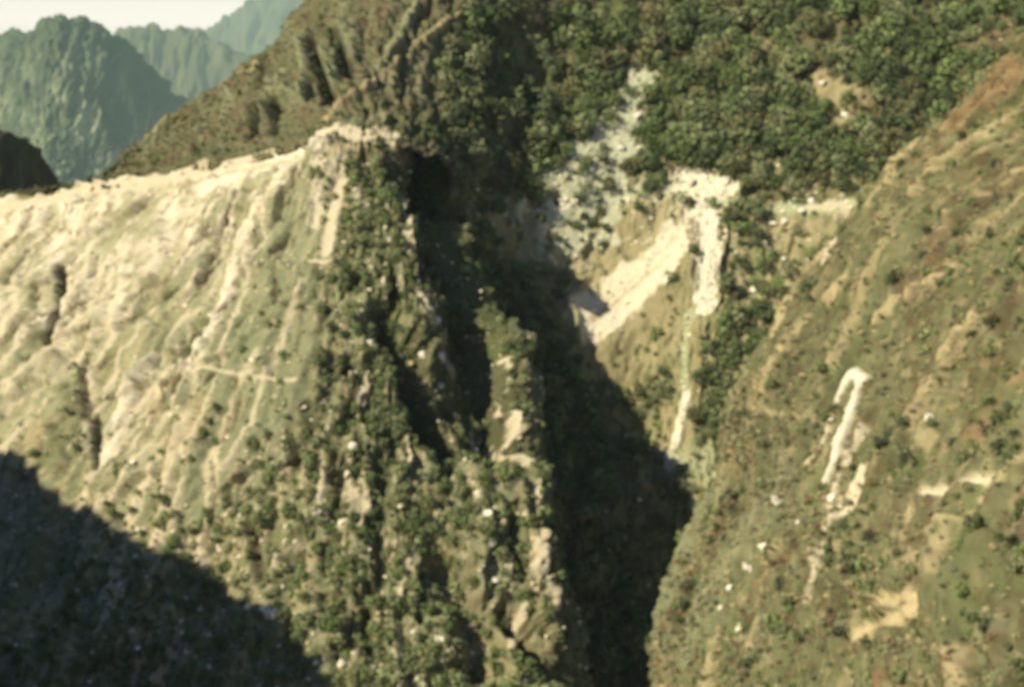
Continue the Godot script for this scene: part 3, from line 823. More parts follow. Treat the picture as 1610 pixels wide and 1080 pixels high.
func build_mountain() -> Land:
	var l := loft([
		[Vector3(-723, 381, -1415), Vector3(-468, 427, -1297), Vector3(-374, 443, -1239), Vector3(-328, 454, -1213), Vector3(-267, 466, -1183), Vector3(-206, 481, -1145), Vector3(-151, 499, -1115), Vector3(-105, 502, -1105), Vector3(-75, 494, -1094), Vector3(-57, 482, -1109), Vector3(-47, 451, -1133)],
		[Vector3(-731, 382, -1430), Vector3(-471, 428, -1306), Vector3(-377, 445, -1252), Vector3(-335, 457, -1231), Vector3(-273, 476, -1209), Vector3(-212, 497, -1181), Vector3(-159, 521, -1159), Vector3(-110, 530, -1155), Vector3(-72, 502, -1153), Vector3(-55, 484, -1170), Vector3(-41, 459, -1190)],
		[Vector3(-739, 384, -1446), Vector3(-475, 429, -1316), Vector3(-380, 446, -1264), Vector3(-342, 459, -1250), Vector3(-280, 486, -1236), Vector3(-218, 513, -1217), Vector3(-166, 544, -1203), Vector3(-114, 557, -1204), Vector3(-68, 527, -1207), Vector3(-47, 508, -1226), Vector3(-29, 483, -1241)],
		[Vector3(-746, 385, -1462), Vector3(-478, 431, -1325), Vector3(-382, 448, -1277), Vector3(-349, 462, -1268), Vector3(-286, 495, -1262), Vector3(-224, 529, -1253), Vector3(-174, 566, -1248), Vector3(-118, 585, -1254), Vector3(-64, 559, -1257), Vector3(-39, 542, -1276), Vector3(-19, 516, -1286)],
		[Vector3(-754, 387, -1477), Vector3(-481, 432, -1335), Vector3(-385, 449, -1289), Vector3(-356, 465, -1287), Vector3(-293, 505, -1289), Vector3(-230, 545, -1289), Vector3(-181, 589, -1292), Vector3(-122, 613, -1303), Vector3(-59, 594, -1305), Vector3(-33, 580, -1324), Vector3(-12, 551, -1332)],
		[Vector3(-761, 388, -1493), Vector3(-484, 434, -1344), Vector3(-388, 451, -1302), Vector3(-363, 467, -1305), Vector3(-299, 515, -1316), Vector3(-235, 561, -1326), Vector3(-189, 611, -1336), Vector3(-126, 640, -1353), Vector3(-53, 632, -1351), Vector3(-28, 621, -1369), Vector3(-6, 586, -1377)],
		[Vector3(-731, 346, -1581), Vector3(-454, 392, -1432), Vector3(-358, 409, -1390), Vector3(-333, 425, -1393), Vector3(-269, 473, -1404), Vector3(-205, 519, -1414), Vector3(-159, 569, -1424), Vector3(-96, 598, -1441), Vector3(-23, 590, -1439), Vector3(2, 579, -1457), Vector3(24, 544, -1465)],
		[Vector3(-731, 196, -1757), Vector3(-454, 242, -1608), Vector3(-358, 259, -1566), Vector3(-333, 275, -1569), Vector3(-269, 323, -1580), Vector3(-205, 369, -1590), Vector3(-159, 419, -1600), Vector3(-96, 448, -1617), Vector3(-23, 440, -1615), Vector3(2, 429, -1633), Vector3(24, 394, -1641)]], 300, 170, true)
	ground(l, func(u, v, n1, n2, n3, n4):
		var c := (BROWN * 1.05).lerp(OLIVE, clampf(0.72 + n1 * 1.1, 0, 1))
		c = c.lerp(SAGE, smoothstep(0.15, 0.7, n2 + n3 * 0.6) * 0.55)
		return c.lerp(DARK.lerp(MOSS, 0.4), smoothstep(0.1, 0.45, n3 + n1 * 0.5) * 0.5) * 0.84)
	relief(l, 12.0, 5.0, 44.0, 170.0, 2.6, 2.0)
	for k in l.veg.size():
		l.veg[k] = 0.12
	stroke(l, [Vector2(0.856, 0.632), Vector2(0.790, 0.540), Vector2(0.748, 0.398), Vector2(0.700, 0.230), Vector2(0.656, 0.160), Vector2(0.620, 0.105)], 8.0, TAN, 0.8, 5.0, 0.0, 0.4)
	stroke(l, [Vector2(0.754, 0.583), Vector2(0.734, 0.432), Vector2(0.710, 0.302)], 10.0, SAGE * 1.3, 0.6, 6.0, 0.0, 0.5)
	stroke(l, [Vector2(0.876, 0.640), Vector2(0.882, 0.560), Vector2(0.904, 0.472)], 8.0, STONE * 0.8, 0.6, 8.0, 0.0, 0.5)
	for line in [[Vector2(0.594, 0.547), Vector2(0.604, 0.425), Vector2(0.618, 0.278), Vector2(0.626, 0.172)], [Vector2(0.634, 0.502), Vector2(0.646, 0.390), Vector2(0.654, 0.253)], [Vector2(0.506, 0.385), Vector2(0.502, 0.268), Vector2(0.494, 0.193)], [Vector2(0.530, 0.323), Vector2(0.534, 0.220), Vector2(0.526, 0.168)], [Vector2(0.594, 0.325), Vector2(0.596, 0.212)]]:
		stroke(l, line, 11.0, DARK, 0.8, -22.0, 0.8, 0.6)  # clefts carved deep, with their shade painted dark as well
	for k in 70:
		var u := rng.randf_range(0.25, 0.95)
		var v := rng.randf_range(0.05, 0.6)
		var line := []
		for q in 4:
			line.append(Vector2(u + rng.randf_range(-0.006, 0.006), v + rng.randf_range(0.02, 0.05) * q))
		if rng.randf() < 0.5:
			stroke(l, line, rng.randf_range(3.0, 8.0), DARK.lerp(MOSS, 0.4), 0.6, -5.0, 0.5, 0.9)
		else:
			stroke(l, line, rng.randf_range(3.0, 9.0), SAGE * rng.randf_range(0.9, 1.2), 0.5, 3.0, -1.0, 0.9)
	for line in [[Vector2(0.612, 0.443), Vector2(0.624, 0.315), Vector2(0.638, 0.212)], [Vector2(0.580, 0.562), Vector2(0.588, 0.370), Vector2(0.586, 0.212)], [Vector2(0.464, 0.608), Vector2(0.456, 0.383)], [Vector2(0.546, 0.472), Vector2(0.550, 0.312)]]:
		stroke(l, line, 8.0, SAGE * 1.2, 0.7, 6.0, 0.0, 0.7)
	stroke(l, [Vector2(0.732, 0.278), Vector2(0.788, 0.435), Vector2(0.834, 0.343)], 42.0, BROWN.lerp(SAGE, 0.5), 0.7, 0.0, 0.1, 0.7)
	stroke(l, [Vector2(0.796, 0.240), Vector2(0.852, 0.188), Vector2(0.794, 0.138)], 26.0, MOSS, 0.6, 0.0, 0.5, 0.7)
	stroke(l, [Vector2(0.666, 0.070), Vector2(0.712, 0.102)], 20.0, SAGE, 0.7, 0.0, 0.2, 0.7)
	stroke(l, [Vector2(0.328, 0.675), Vector2(0.364, 0.675), Vector2(0.418, 0.713), Vector2(0.476, 0.665), Vector2(0.514, 0.625)], 4.0, TAN, 0.7, 0.0, 0.0, 0.6)
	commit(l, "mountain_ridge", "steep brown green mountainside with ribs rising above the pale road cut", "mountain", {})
	return l


func build_spur() -> Land:
	var l := loft([
		[Vector3(-726, 402, -1424), Vector3(-468, 437, -1299), Vector3(-330, 463, -1223), Vector3(-208, 489, -1157), Vector3(-141, 511, -1120), Vector3(-106, 513, -1111), Vector3(-81, 506, -1104), Vector3(-65, 494, -1098), Vector3(-53, 479, -1102), Vector3(-40, 448, -1115), Vector3(-28, 406, -1124)],
		[Vector3(-734, 358, -1355), Vector3(-486, 389, -1238), Vector3(-353, 412, -1164), Vector3(-227, 436, -1099), Vector3(-155, 459, -1060), Vector3(-103, 462, -1045), Vector3(-74, 453, -1040), Vector3(-35, 428, -1058), Vector3(-21, 408, -1065), Vector3(-15, 370, -1079), Vector3(-5, 322, -1090)],
		[Vector3(-742, 313, -1286), Vector3(-504, 342, -1176), Vector3(-376, 360, -1105), Vector3(-247, 382, -1042), Vector3(-168, 408, -999), Vector3(-101, 411, -979), Vector3(-67, 400, -977), Vector3(3, 380, -1001), Vector3(8, 340, -1021), Vector3(13, 295, -1040), Vector3(18, 240, -1054)],
		[Vector3(-751, 269, -1217), Vector3(-521, 294, -1115), Vector3(-396, 310, -1044), Vector3(-265, 329, -983), Vector3(-181, 354, -940), Vector3(-101, 359, -915), Vector3(-61, 347, -913), Vector3(16, 332, -934), Vector3(19, 270, -971), Vector3(29, 224, -989), Vector3(41, 164, -1005)],
		[Vector3(-759, 225, -1148), Vector3(-539, 247, -1053), Vector3(-411, 261, -981), Vector3(-282, 276, -924), Vector3(-194, 296, -886), Vector3(-105, 303, -853), Vector3(-54, 293, -850), Vector3(22, 281, -867), Vector3(25, 206, -914), Vector3(41, 163, -925), Vector3(59, 109, -933)],
		[Vector3(-767, 180, -1078), Vector3(-557, 199, -992), Vector3(-422, 213, -917), Vector3(-298, 225, -863), Vector3(-206, 236, -834), Vector3(-113, 246, -794), Vector3(-47, 240, -787), Vector3(25, 229, -801), Vector3(33, 151, -848), Vector3(54, 109, -855), Vector3(77, 54, -860)],
		[Vector3(-775, 136, -1009), Vector3(-575, 151, -931), Vector3(-434, 166, -852), Vector3(-313, 173, -802), Vector3(-219, 175, -782), Vector3(-120, 188, -734), Vector3(-41, 186, -723), Vector3(29, 181, -733), Vector3(40, 102, -777), Vector3(69, 53, -787), Vector3(94, 0, -786)]], 430, 310)
	ground(l, func(u, v, n1, n2, n3, n4):
		var c := SAGE.lerp(OLIVE, clampf(0.5 + n1 * 1.2 + (u - 0.5), 0, 1))
		c = c.lerp(TAN, smoothstep(0.2, 0.8, n2 + n3 * 0.4) * 0.75)
		c = c.lerp(BROWN, smoothstep(0.12, 0.4, n3 - n1 * 0.3) * 0.6)
		# the bare face: upper left part of the sheet
		var bare := smoothstep(0.72, 0.22, u * 0.85 + v * 0.95 + n1 * 0.22 + (0.4 - n2) * 0.22)
		var face := CREAM.lerp(BONE, clampf(0.4 + n3 * 0.4 + n2 * 1.0, 0, 1))
		face = face.lerp(STRAW.lerp(SAGE, 0.5) * 1.25, smoothstep(0.08, 0.34, n4 + n1 * 0.35 - n2 * 0.35 + 0.12) * 0.75)
		face = face.lerp(BROWN, smoothstep(0.30, 0.42, n4 - n3 * 0.5) * 0.6)
		c = c.lerp(CREAM * 0.8, smoothstep(0.16, 0.34, n4 + n3 * 0.3) * 0.55)
		c = c.lerp(MOSS.lerp(BROWN, clampf(0.4 + n3, 0, 1)), smoothstep(0.70, 0.76, u + n1 * 0.03) * 0.8)  # gorge side painted darker to deepen its shade
		return c.lerp(face, bare * 0.94))
	relief(l, 9.0, 4.6, 30.0, 260.0, 1.5, 3.4, 0.0)
	for k in l.veg.size():
		var u := float(k % l.nu) / (l.nu - 1)
		var v := float(k / l.nu) / (l.nv - 1)
		l.veg[k] = 0.85 * smoothstep(0.34, 0.56, u + maxf(0.0, v - 0.35) * 0.30) * (1.0 - (0.8 - 0.5 * smoothstep(0.4, 0.6, v)) * smoothstep(0.695, 0.72, u))
	# slabs of grey green rock and grass in the face
	stroke(l, [Vector2(0.394, 0.177), Vector2(0.394, 0.282), Vector2(0.388, 0.393), Vector2(0.386, 0.492)], 44.0, SAGE, 0.8, 0.0, 0.03, 0.6)
	stroke(l, [Vector2(0.304, 0.312), Vector2(0.306, 0.375)], 26.0, SAGE * 1.15, 0.75, 0.0, 0.0, 0.6)
	stroke(l, [Vector2(0.268, 0.340), Vector2(0.270, 0.390)], 18.0, SAGE * 1.2, 0.65, 0.0, 0.0, 0.6)
	stroke(l, [Vector2(0.428, 0.530), Vector2(0.406, 0.598), Vector2(0.392, 0.675)], 34.0, SAGE, 0.75, 0.0, 0.06, 0.6)
	stroke(l, [Vector2(0.336, 0.505), Vector2(0.332, 0.580)], 14.0, SAGE, 0.75, 0.0, 0.03, 0.6)
	stroke(l, [Vector2(0.428, 0.328), Vector2(0.440, 0.445), Vector2(0.440, 0.550)], 26.0, SAGE * 0.9, 0.7, 0.0, 0.08, 0.6)
	stroke(l, [Vector2(0.222, 0.510), Vector2(0.228, 0.568)], 22.0, STRAW, 0.6, 0.0, 0.05, 0.7)
	stroke(l, [Vector2(0.248, 0.425), Vector2(0.256, 0.510), Vector2(0.266, 0.580), Vector2(0.258, 0.603)], 20.0, OLIVE * 0.8, 0.8, 0.0, 0.5, 0.8)
	# pale streaks down the face
	for line in [[Vector2(0.346, 0.077), Vector2(0.334, 0.160), Vector2(0.330, 0.237), Vector2(0.334, 0.328), Vector2(0.342, 0.415), Vector2(0.338, 0.468)], [Vector2(0.352, 0.445), Vector2(0.336, 0.527), Vector2(0.328, 0.610), Vector2(0.320, 0.665)], [Vector2(0.288, 0.465), Vector2(0.292, 0.535), Vector2(0.298, 0.610)], [Vector2(0.244, 0.240), Vector2(0.250, 0.335)], [Vector2(0.302, 0.422), Vector2(0.288, 0.465)]]:
		stroke(l, line, 12.0, BONE, 0.85, 2.0, 0.0, 0.7)
	for line in [[Vector2(0.426, 0.328), Vector2(0.424, 0.422), Vector2(0.420, 0.475), Vector2(0.414, 0.550), Vector2(0.408, 0.627), Vector2(0.398, 0.682)], [Vector2(0.350, 0.477), Vector2(0.336, 0.570), Vector2(0.328, 0.652)], [Vector2(0.370, 0.497), Vector2(0.364, 0.590), Vector2(0.362, 0.680)], [Vector2(0.362, 0.292), Vector2(0.364, 0.380), Vector2(0.370, 0.465)], [Vector2(0.374, 0.662), Vector2(0.370, 0.700)]]:
		stroke(l, line, 4.5, CREAM, 0.75, 1.5, 0.0, 0.6)
	# slab edges and runnels, each a little apart from the next
	for k in 230:
		var u := rng.randf_range(0.06, 0.40)
		var v := rng.randf_range(0.03, 0.5 + 0.4 * smoothstep(0.28, 0.42, u))
		var reach := rng.randf_range(0.05, 0.26)
		var lean := rng.randf_range(-0.018, 0.012)
		var line := []
		for q in 5:
			line.append(Vector2(u + lean * q * 0.5 + rng.randf_range(-0.006, 0.006), v + reach * q * 0.25))
		var way := rng.randf()
		if way < 0.4:
			stroke(l, line, rng.randf_range(2.5, 9.0), CREAM.lerp(BONE, 0.5 - v), 0.7, 1.2, -1.0, 0.5)
		elif way < 0.66:
			stroke(l, line, rng.randf_range(4.0, 14.0), SAGE.lerp(STRAW, rng.randf() * 0.6) * rng.randf_range(0.95, 1.3), 0.65, -0.9, -1.0, 0.4)
		else:
			stroke(l, line.slice(0, 3), rng.randf_range(2.0, 4.5), DARK.lerp(BROWN, 0.6), 0.75, -6.0, -1.0, 0.6)
	# clefts, carved in and their shade painted dark
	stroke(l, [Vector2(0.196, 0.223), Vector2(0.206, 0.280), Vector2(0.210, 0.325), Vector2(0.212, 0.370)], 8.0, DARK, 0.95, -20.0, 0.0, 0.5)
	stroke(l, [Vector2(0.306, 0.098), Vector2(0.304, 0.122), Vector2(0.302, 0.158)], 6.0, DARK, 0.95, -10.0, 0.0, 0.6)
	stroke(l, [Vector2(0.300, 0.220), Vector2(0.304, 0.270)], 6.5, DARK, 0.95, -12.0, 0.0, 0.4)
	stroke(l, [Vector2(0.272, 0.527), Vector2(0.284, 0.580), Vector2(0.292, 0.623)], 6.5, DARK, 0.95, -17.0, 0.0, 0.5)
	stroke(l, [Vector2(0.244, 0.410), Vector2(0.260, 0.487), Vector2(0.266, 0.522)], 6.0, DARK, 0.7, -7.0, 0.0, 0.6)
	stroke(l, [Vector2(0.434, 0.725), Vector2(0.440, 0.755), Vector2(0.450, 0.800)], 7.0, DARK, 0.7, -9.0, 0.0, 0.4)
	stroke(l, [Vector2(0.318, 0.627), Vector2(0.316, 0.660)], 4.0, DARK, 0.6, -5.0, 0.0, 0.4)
	stroke(l, [Vector2(0.584, 0.435), Vector2(0.600, 0.492), Vector2(0.610, 0.552)], 16.0, BROWN, 0.4, -14.0, 0.5, 0.4)
	# road cut along the top, chute and little bench beneath it, thin track
	stroke(l, [Vector2(0.104, 0.028), Vector2(0.154, 0.018), Vector2(0.214, 0.022), Vector2(0.260, 0.013), Vector2(0.308, 0.005), Vector2(0.362, 0.007)], 13.0, CREAM, 0.95, -2.0, 0.0, 0.5, "road cut")
	stroke(l, [Vector2(0.362, 0.005), Vector2(0.428, 0.020), Vector2(0.518, 0.020), Vector2(0.598, 0.020)], 15.0, CREAM, 0.8, -2.0, 0.0, 0.8, "road cut")
	stroke(l, [Vector2(0.360, 0.035), Vector2(0.314, 0.035), Vector2(0.272, 0.058)], 18.0, BONE, 0.85, 0.0, 0.0, 0.8, "road cut")
	stroke(l, [Vector2(0.236, 0.052), Vector2(0.268, 0.035), Vector2(0.308, 0.037), Vector2(0.360, 0.050)], 5.0, TAN, 0.7, -2.0, 0.0, 0.8)
	stroke(l, [Vector2(0.264, 0.095), Vector2(0.306, 0.090), Vector2(0.356, 0.090)], 4.0, STRAW, 0.6, -2.0, 0.0, 1.0)
	stroke(l, [Vector2(0.424, 0.060), Vector2(0.502, 0.050), Vector2(0.556, 0.055)], 8.0, TAN, 0.8, 0.0, 0.1, 1.0)
	stroke(l, [Vector2(0.444, 0.125), Vector2(0.442, 0.193), Vector2(0.444, 0.273)], 9.0, CREAM, 0.95, -2.0, 0.0, 0.3, "chute")
	stroke(l, [Vector2(0.428, 0.290), Vector2(0.450, 0.292)], 4.0, CREAM, 0.9, 0.5, 0.0, 0.3, "chute")
	stroke(l, [Vector2(0.344, 0.460), Vector2(0.380, 0.485), Vector2(0.418, 0.502), Vector2(0.442, 0.507)], 2.8, CREAM, 0.9, 0.0, 0.0, 0.5, "track")
	stroke(l, [Vector2(0.458, 0.510), Vector2(0.474, 0.517)], 4.0, CREAM, 0.8, 0.0, 0.0, 0.3, "track")
	# nose: scrub with bare spots
	stroke(l, [Vector2(0.512, 0.655), Vector2(0.530, 0.698), Vector2(0.546, 0.738)], 14.0, CREAM, 0.7, 1.0, 0.0, 0.7)
	# deep gully on the gorge side, shade painted dark; a second left of it
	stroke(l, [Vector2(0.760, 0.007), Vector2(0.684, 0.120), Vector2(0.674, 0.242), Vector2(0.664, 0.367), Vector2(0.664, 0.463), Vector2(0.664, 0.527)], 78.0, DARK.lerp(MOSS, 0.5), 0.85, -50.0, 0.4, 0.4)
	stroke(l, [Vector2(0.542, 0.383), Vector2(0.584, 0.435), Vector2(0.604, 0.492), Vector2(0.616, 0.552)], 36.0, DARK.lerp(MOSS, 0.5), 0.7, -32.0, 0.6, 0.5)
	stroke(l, [Vector2(0.614, 0.743), Vector2(0.628, 0.812), Vector2(0.636, 0.880)], 30.0, BROWN, 0.3, -20.0, 0.5, 0.5)
	stroke(l, [Vector2(0.658, 0.812), Vector2(0.684, 0.860), Vector2(0.708, 0.882)], 20.0, BROWN, 0.4, -20.0, 0.2, 0.5)
	stroke(l, [Vector2(0.762, 0.215), Vector2(0.692, 0.320), Vector2(0.700, 0.360), Vector2(0.742, 0.365)], 22.0, MOSS, 0.8, -6.0, 0.5, 0.6)
	stroke(l, [Vector2(0.474, 0.185), Vector2(0.524, 0.295), Vector2(0.542, 0.347)], 40.0, GRASS, 0.5, 0.0, 0.7, 0.7)
	for k in 70:
		var u := rng.randf_range(0.46, 0.70)
		var v := rng.randf_range(0.05, 0.85)
		var line := []
		for q in 3:
			line.append(Vector2(u + rng.randf_range(-0.008, 0.008), v + rng.randf_range(0.012, 0.05) * q))
		if rng.randf() < 0.65:
			stroke(l, line, rng.randf_range(6.0, 15.0), DARK.lerp(MOSS, 0.6), 0.6, rng.randf_range(-11.0, -5.0), 0.6, 0.9)
		else:
			stroke(l, line, rng.randf_range(3.0, 8.0), CREAM, 0.75, 3.0, 0.1, 1.0)
	stroke(l, [Vector2(0.882, 0.000), Vector2(0.804, 0.122), Vector2(0.730, 0.223)], 44.0, DARK.lerp(MOSS, 0.6), 0.8, -16.0, 0.3, 0.5)  # upper flank carved and painted dark for the gorge shade
	# pale ribs of rock on that flank, painted bright for sunlit pinnacles
	stroke(l, [Vector2(0.700, 0.372), Vector2(0.700, 0.445), Vector2(0.692, 0.540)], 3.4, CREAM, 0.95, 1.0, 0.0, 1.2, "rib")
	stroke(l, [Vector2(0.676, 0.440), Vector2(0.678, 0.502), Vector2(0.680, 0.535)], 3.0, CREAM, 0.95, 1.0, 0.0, 1.2, "rib")
	stroke(l, [Vector2(0.654, 0.485), Vector2(0.654, 0.530), Vector2(0.656, 0.560)], 4.0, CREAM, 0.9, 1.0, 0.0, 1.2, "rib")
	stroke(l, [Vector2(0.636, 0.352), Vector2(0.638, 0.405)], 10.0, CREAM, 0.5, 8.0, 0.2, 0.8)
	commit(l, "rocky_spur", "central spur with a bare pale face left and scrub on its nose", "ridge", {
		"road cut": ["road_cut", "cream road cut along the top of the bare face", "road"],
		"chute": ["spoil_chute", "straight cream chute dropping from the road cut onto a small ledge", "rock slide"],
		"track": ["footpath", "thin pale level track crossing the middle of the bare face", "path"],
		"rib": ["rock_rib", "pale upright ribs of rock lit at the edge of the black gorge", "rock outcrop"]})
	return l


func build_right_slope() -> Land:
	var l := loft([
		[Vector3(312, 425, -775), Vector3(294, 587, -685), Vector3(280, 635, -625), Vector3(285, 635, -580), Vector3(290, 635, -530), Vector3(295, 635, -475), Vector3(302, 635, -410), Vector3(310, 635, -325), Vector3(320, 635, -225), Vector3(331, 635, -115)],
		[Vector3(286, 392, -789), Vector3(268, 554, -699), Vector3(254, 602, -639), Vector3(258, 602, -594), Vector3(263, 602, -544), Vector3(269, 602, -489), Vector3(275, 602, -424), Vector3(284, 602, -339), Vector3(294, 602, -239), Vector3(305, 602, -129)],
		[Vector3(262, 364, -803), Vector3(244, 526, -713), Vector3(230, 574, -653), Vector3(235, 574, -608), Vector3(240, 574, -558), Vector3(245, 574, -503), Vector3(252, 574, -438), Vector3(260, 574, -353), Vector3(270, 574, -253), Vector3(281, 574, -143)],
		[Vector3(233, 327, -828), Vector3(215, 489, -738), Vector3(201, 537, -678), Vector3(206, 537, -633), Vector3(211, 537, -583), Vector3(216, 537, -528), Vector3(223, 537, -463), Vector3(231, 537, -378), Vector3(241, 537, -278), Vector3(252, 537, -168)],
		[Vector3(200, 288, -843), Vector3(182, 450, -753), Vector3(168, 498, -693), Vector3(172, 498, -648), Vector3(177, 498, -598), Vector3(183, 498, -543), Vector3(189, 498, -478), Vector3(198, 498, -393), Vector3(208, 498, -293), Vector3(219, 498, -183)],
		[Vector3(164, 243, -816), Vector3(146, 405, -726), Vector3(132, 453, -666), Vector3(136, 453, -621), Vector3(141, 453, -571), Vector3(147, 453, -516), Vector3(153, 453, -451), Vector3(162, 453, -366), Vector3(172, 453, -266), Vector3(183, 453, -156)],
		[Vector3(133, 207, -780), Vector3(115, 369, -690), Vector3(101, 417, -630), Vector3(105, 417, -585), Vector3(110, 417, -535), Vector3(116, 417, -480), Vector3(122, 417, -415), Vector3(131, 417, -330), Vector3(141, 417, -230), Vector3(152, 417, -120)],
		[Vector3(126, 187, -750), Vector3(108, 349, -660), Vector3(94, 397, -600), Vector3(99, 397, -555), Vector3(104, 397, -505), Vector3(109, 397, -450), Vector3(116, 397, -385), Vector3(124, 397, -300), Vector3(134, 397, -200), Vector3(145, 397, -90)],
		[Vector3(105, 155, -717), Vector3(87, 317, -627), Vector3(73, 365, -567), Vector3(78, 365, -522), Vector3(83, 365, -472), Vector3(88, 365, -417), Vector3(95, 365, -352), Vector3(103, 365, -267), Vector3(113, 365, -167), Vector3(124, 365, -57)],
		[Vector3(93, 134, -693), Vector3(75, 296, -603), Vector3(61, 344, -543), Vector3(66, 344, -498), Vector3(71, 344, -448), Vector3(76, 344, -393), Vector3(83, 344, -328), Vector3(91, 344, -243), Vector3(101, 344, -143), Vector3(112, 344, -33)],
		[Vector3(93, 111, -672), Vector3(75, 273, -582), Vector3(61, 321, -522), Vector3(65, 321, -477), Vector3(70, 321, -427), Vector3(76, 321, -372), Vector3(82, 321, -307), Vector3(91, 321, -222), Vector3(101, 321, -122), Vector3(112, 321, -12)],
		[Vector3(93, 74, -644), Vector3(75, 236, -554), Vector3(61, 284, -494), Vector3(65, 284, -449), Vector3(70, 284, -399), Vector3(76, 284, -344), Vector3(82, 284, -279), Vector3(91, 284, -194), Vector3(101, 284, -94), Vector3(112, 284, 16)]], 360, 330)
	ground(l, func(u, v, n1, n2, n3, n4):
		var c := OLIVE.lerp(SAGE.lerp(BROWN, 0.4), clampf(0.5 + n1 * 1.2, 0, 1))
		c = c.lerp(STRAW, smoothstep(0.1, 0.75, n2 + n3 * 0.5 + n1 * 0.3) * 0.8)
		c = c.lerp(GRASS, smoothstep(0.0, 0.35, n1 - n3 * 0.5) * 0.55)
		c = c.lerp(RUST * 0.7, smoothstep(0.1, 0.5, n3 - n1 * 0.8 + (u - 0.55) * 0.9) * 0.4)
		c = c.lerp(MOSS, smoothstep(0.10, 0.30, n4 * 0.5 + n3 * 0.9 - n1 * 0.3) * 0.6)
		c = c.lerp(BROWN.lerp(DARK, 0.4), smoothstep(0.06, 0.30, -n1 * 0.5 + n3 * 0.7 + n2 * 0.3 - 0.10 + (u - 0.52) * 0.3) * 0.6)
		return c.lerp(TAN, smoothstep(0.20, 0.36, -n4 * 0.5 - n3 * 0.5 + n2 * 0.4 - 0.1) * 0.6) * 0.84)
	relief(l, 7.0, 5.5, 30.0, 170.0, 2.4, 0.6, 0.0)
	for k in l.veg.size():
		var n := fbm.get_noise_3d(l.pos[k].x / 45.0 + 9.0, l.pos[k].y / 45.0, l.pos[k].z / 45.0)
		l.veg[k] = smoothstep(0.02, 0.5, n + 0.16 + 0.25 * smoothstep(0.38, 0.68, float(k % l.nu) / (l.nu - 1))) * 0.8
	stroke(l, [Vector2(0.282, 0.212), Vector2(0.282, 0.237), Vector2(0.276, 0.268)], 16.0, RUST, 0.6, 2.0, 0.0, 0.8)
	for line in [[Vector2(0.226, 0.398), Vector2(0.214, 0.430), Vector2(0.236, 0.480), Vector2(0.250, 0.535), Vector2(0.250, 0.562)], [Vector2(0.262, 0.380), Vector2(0.274, 0.345), Vector2(0.234, 0.292)], [Vector2(0.306, 0.453), Vector2(0.304, 0.495), Vector2(0.310, 0.530)], [Vector2(0.076, 0.190), Vector2(0.514, 0.380), Vector2(0.476, 0.403)], [Vector2(0.340, 0.407), Vector2(0.326, 0.435)]]:
		stroke(l, line, 6.0, TAN * 1.1, 0.85, 1.8, 0.0, 0.7)
	for k in 150:
		var u := rng.randf_range(0.22, 0.98)
		var v := rng.randf_range(0.10, 0.92)
		var reach := rng.randf_range(0.02, 0.10)
		var lean := rng.randf_range(-0.03, 0.03)
		var line := []
		for q in 4:
			line.append(Vector2(u + lean * q * 0.33 + rng.randf_range(-0.008, 0.008), v + reach * q * 0.33))
		var way := rng.randf()
		if way < 0.35:
			stroke(l, line, rng.randf_range(1.5, 5.0), TAN * rng.randf_range(0.9, 1.2), 0.7, 1.6, -1.0, 0.9)
		elif way < 0.6:
			stroke(l, line, rng.randf_range(2.0, 7.0), GRASS.lerp(OLIVE, rng.randf()), 0.7, -1.2, 0.35, 0.9)
		elif way < 0.8:
			stroke(l, line, rng.randf_range(2.0, 6.0), RUST * rng.randf_range(0.7, 1.0), 0.6 if u > 0.5 else 0.3, 0.8, -1.0, 0.9)
		else:
			stroke(l, line, rng.randf_range(2.0, 7.0), DARK.lerp(BROWN, 0.5), 0.7, -3.8, 0.7, 0.9)
	stroke(l, [Vector2(0.228, 0.393), Vector2(0.258, 0.412)], 5.0, CREAM, 0.9, 1.0, 0.0, 0.6)
	# white spoil loop
	stroke(l, [Vector2(0.458, 0.465), Vector2(0.476, 0.465)], 6.0, BONE, 1.0, 1.0, 0.0, 0.3, "loop")
	stroke(l, [Vector2(0.452, 0.468), Vector2(0.456, 0.480), Vector2(0.458, 0.487)], 2.9, BONE, 1.0, 0.8, 0.0, 0.4, "loop")
	stroke(l, [Vector2(0.472, 0.468), Vector2(0.488, 0.480), Vector2(0.496, 0.497), Vector2(0.504, 0.515), Vector2(0.508, 0.535)], 3.4, BONE, 1.0, 0.8, 0.0, 0.4, "loop")
	stroke(l, [Vector2(0.472, 0.502), Vector2(0.478, 0.515), Vector2(0.468, 0.535)], 3.0, CREAM, 0.95, 0.8, 0.0, 0.4, "loop")
	stroke(l, [Vector2(0.512, 0.490), Vector2(0.522, 0.512), Vector2(0.528, 0.532), Vector2(0.532, 0.547)], 4.5, CREAM, 0.8, 1.0, 0.0, 0.5)
	stroke(l, [Vector2(0.554, 0.515), Vector2(0.558, 0.527), Vector2(0.564, 0.540)], 9.0, CREAM * 1.1, 0.95, 2.0, 0.0, 0.5)
	stroke(l, [Vector2(0.556, 0.552), Vector2(0.546, 0.583), Vector2(0.528, 0.630), Vector2(0.526, 0.652)], 5.0, CREAM, 0.75, 1.0, 0.0, 0.8)
	stroke(l, [Vector2(0.570, 0.458), Vector2(0.594, 0.468), Vector2(0.622, 0.475)], 8.0, TAN, 0.7, 1.5, 0.0, 0.9)
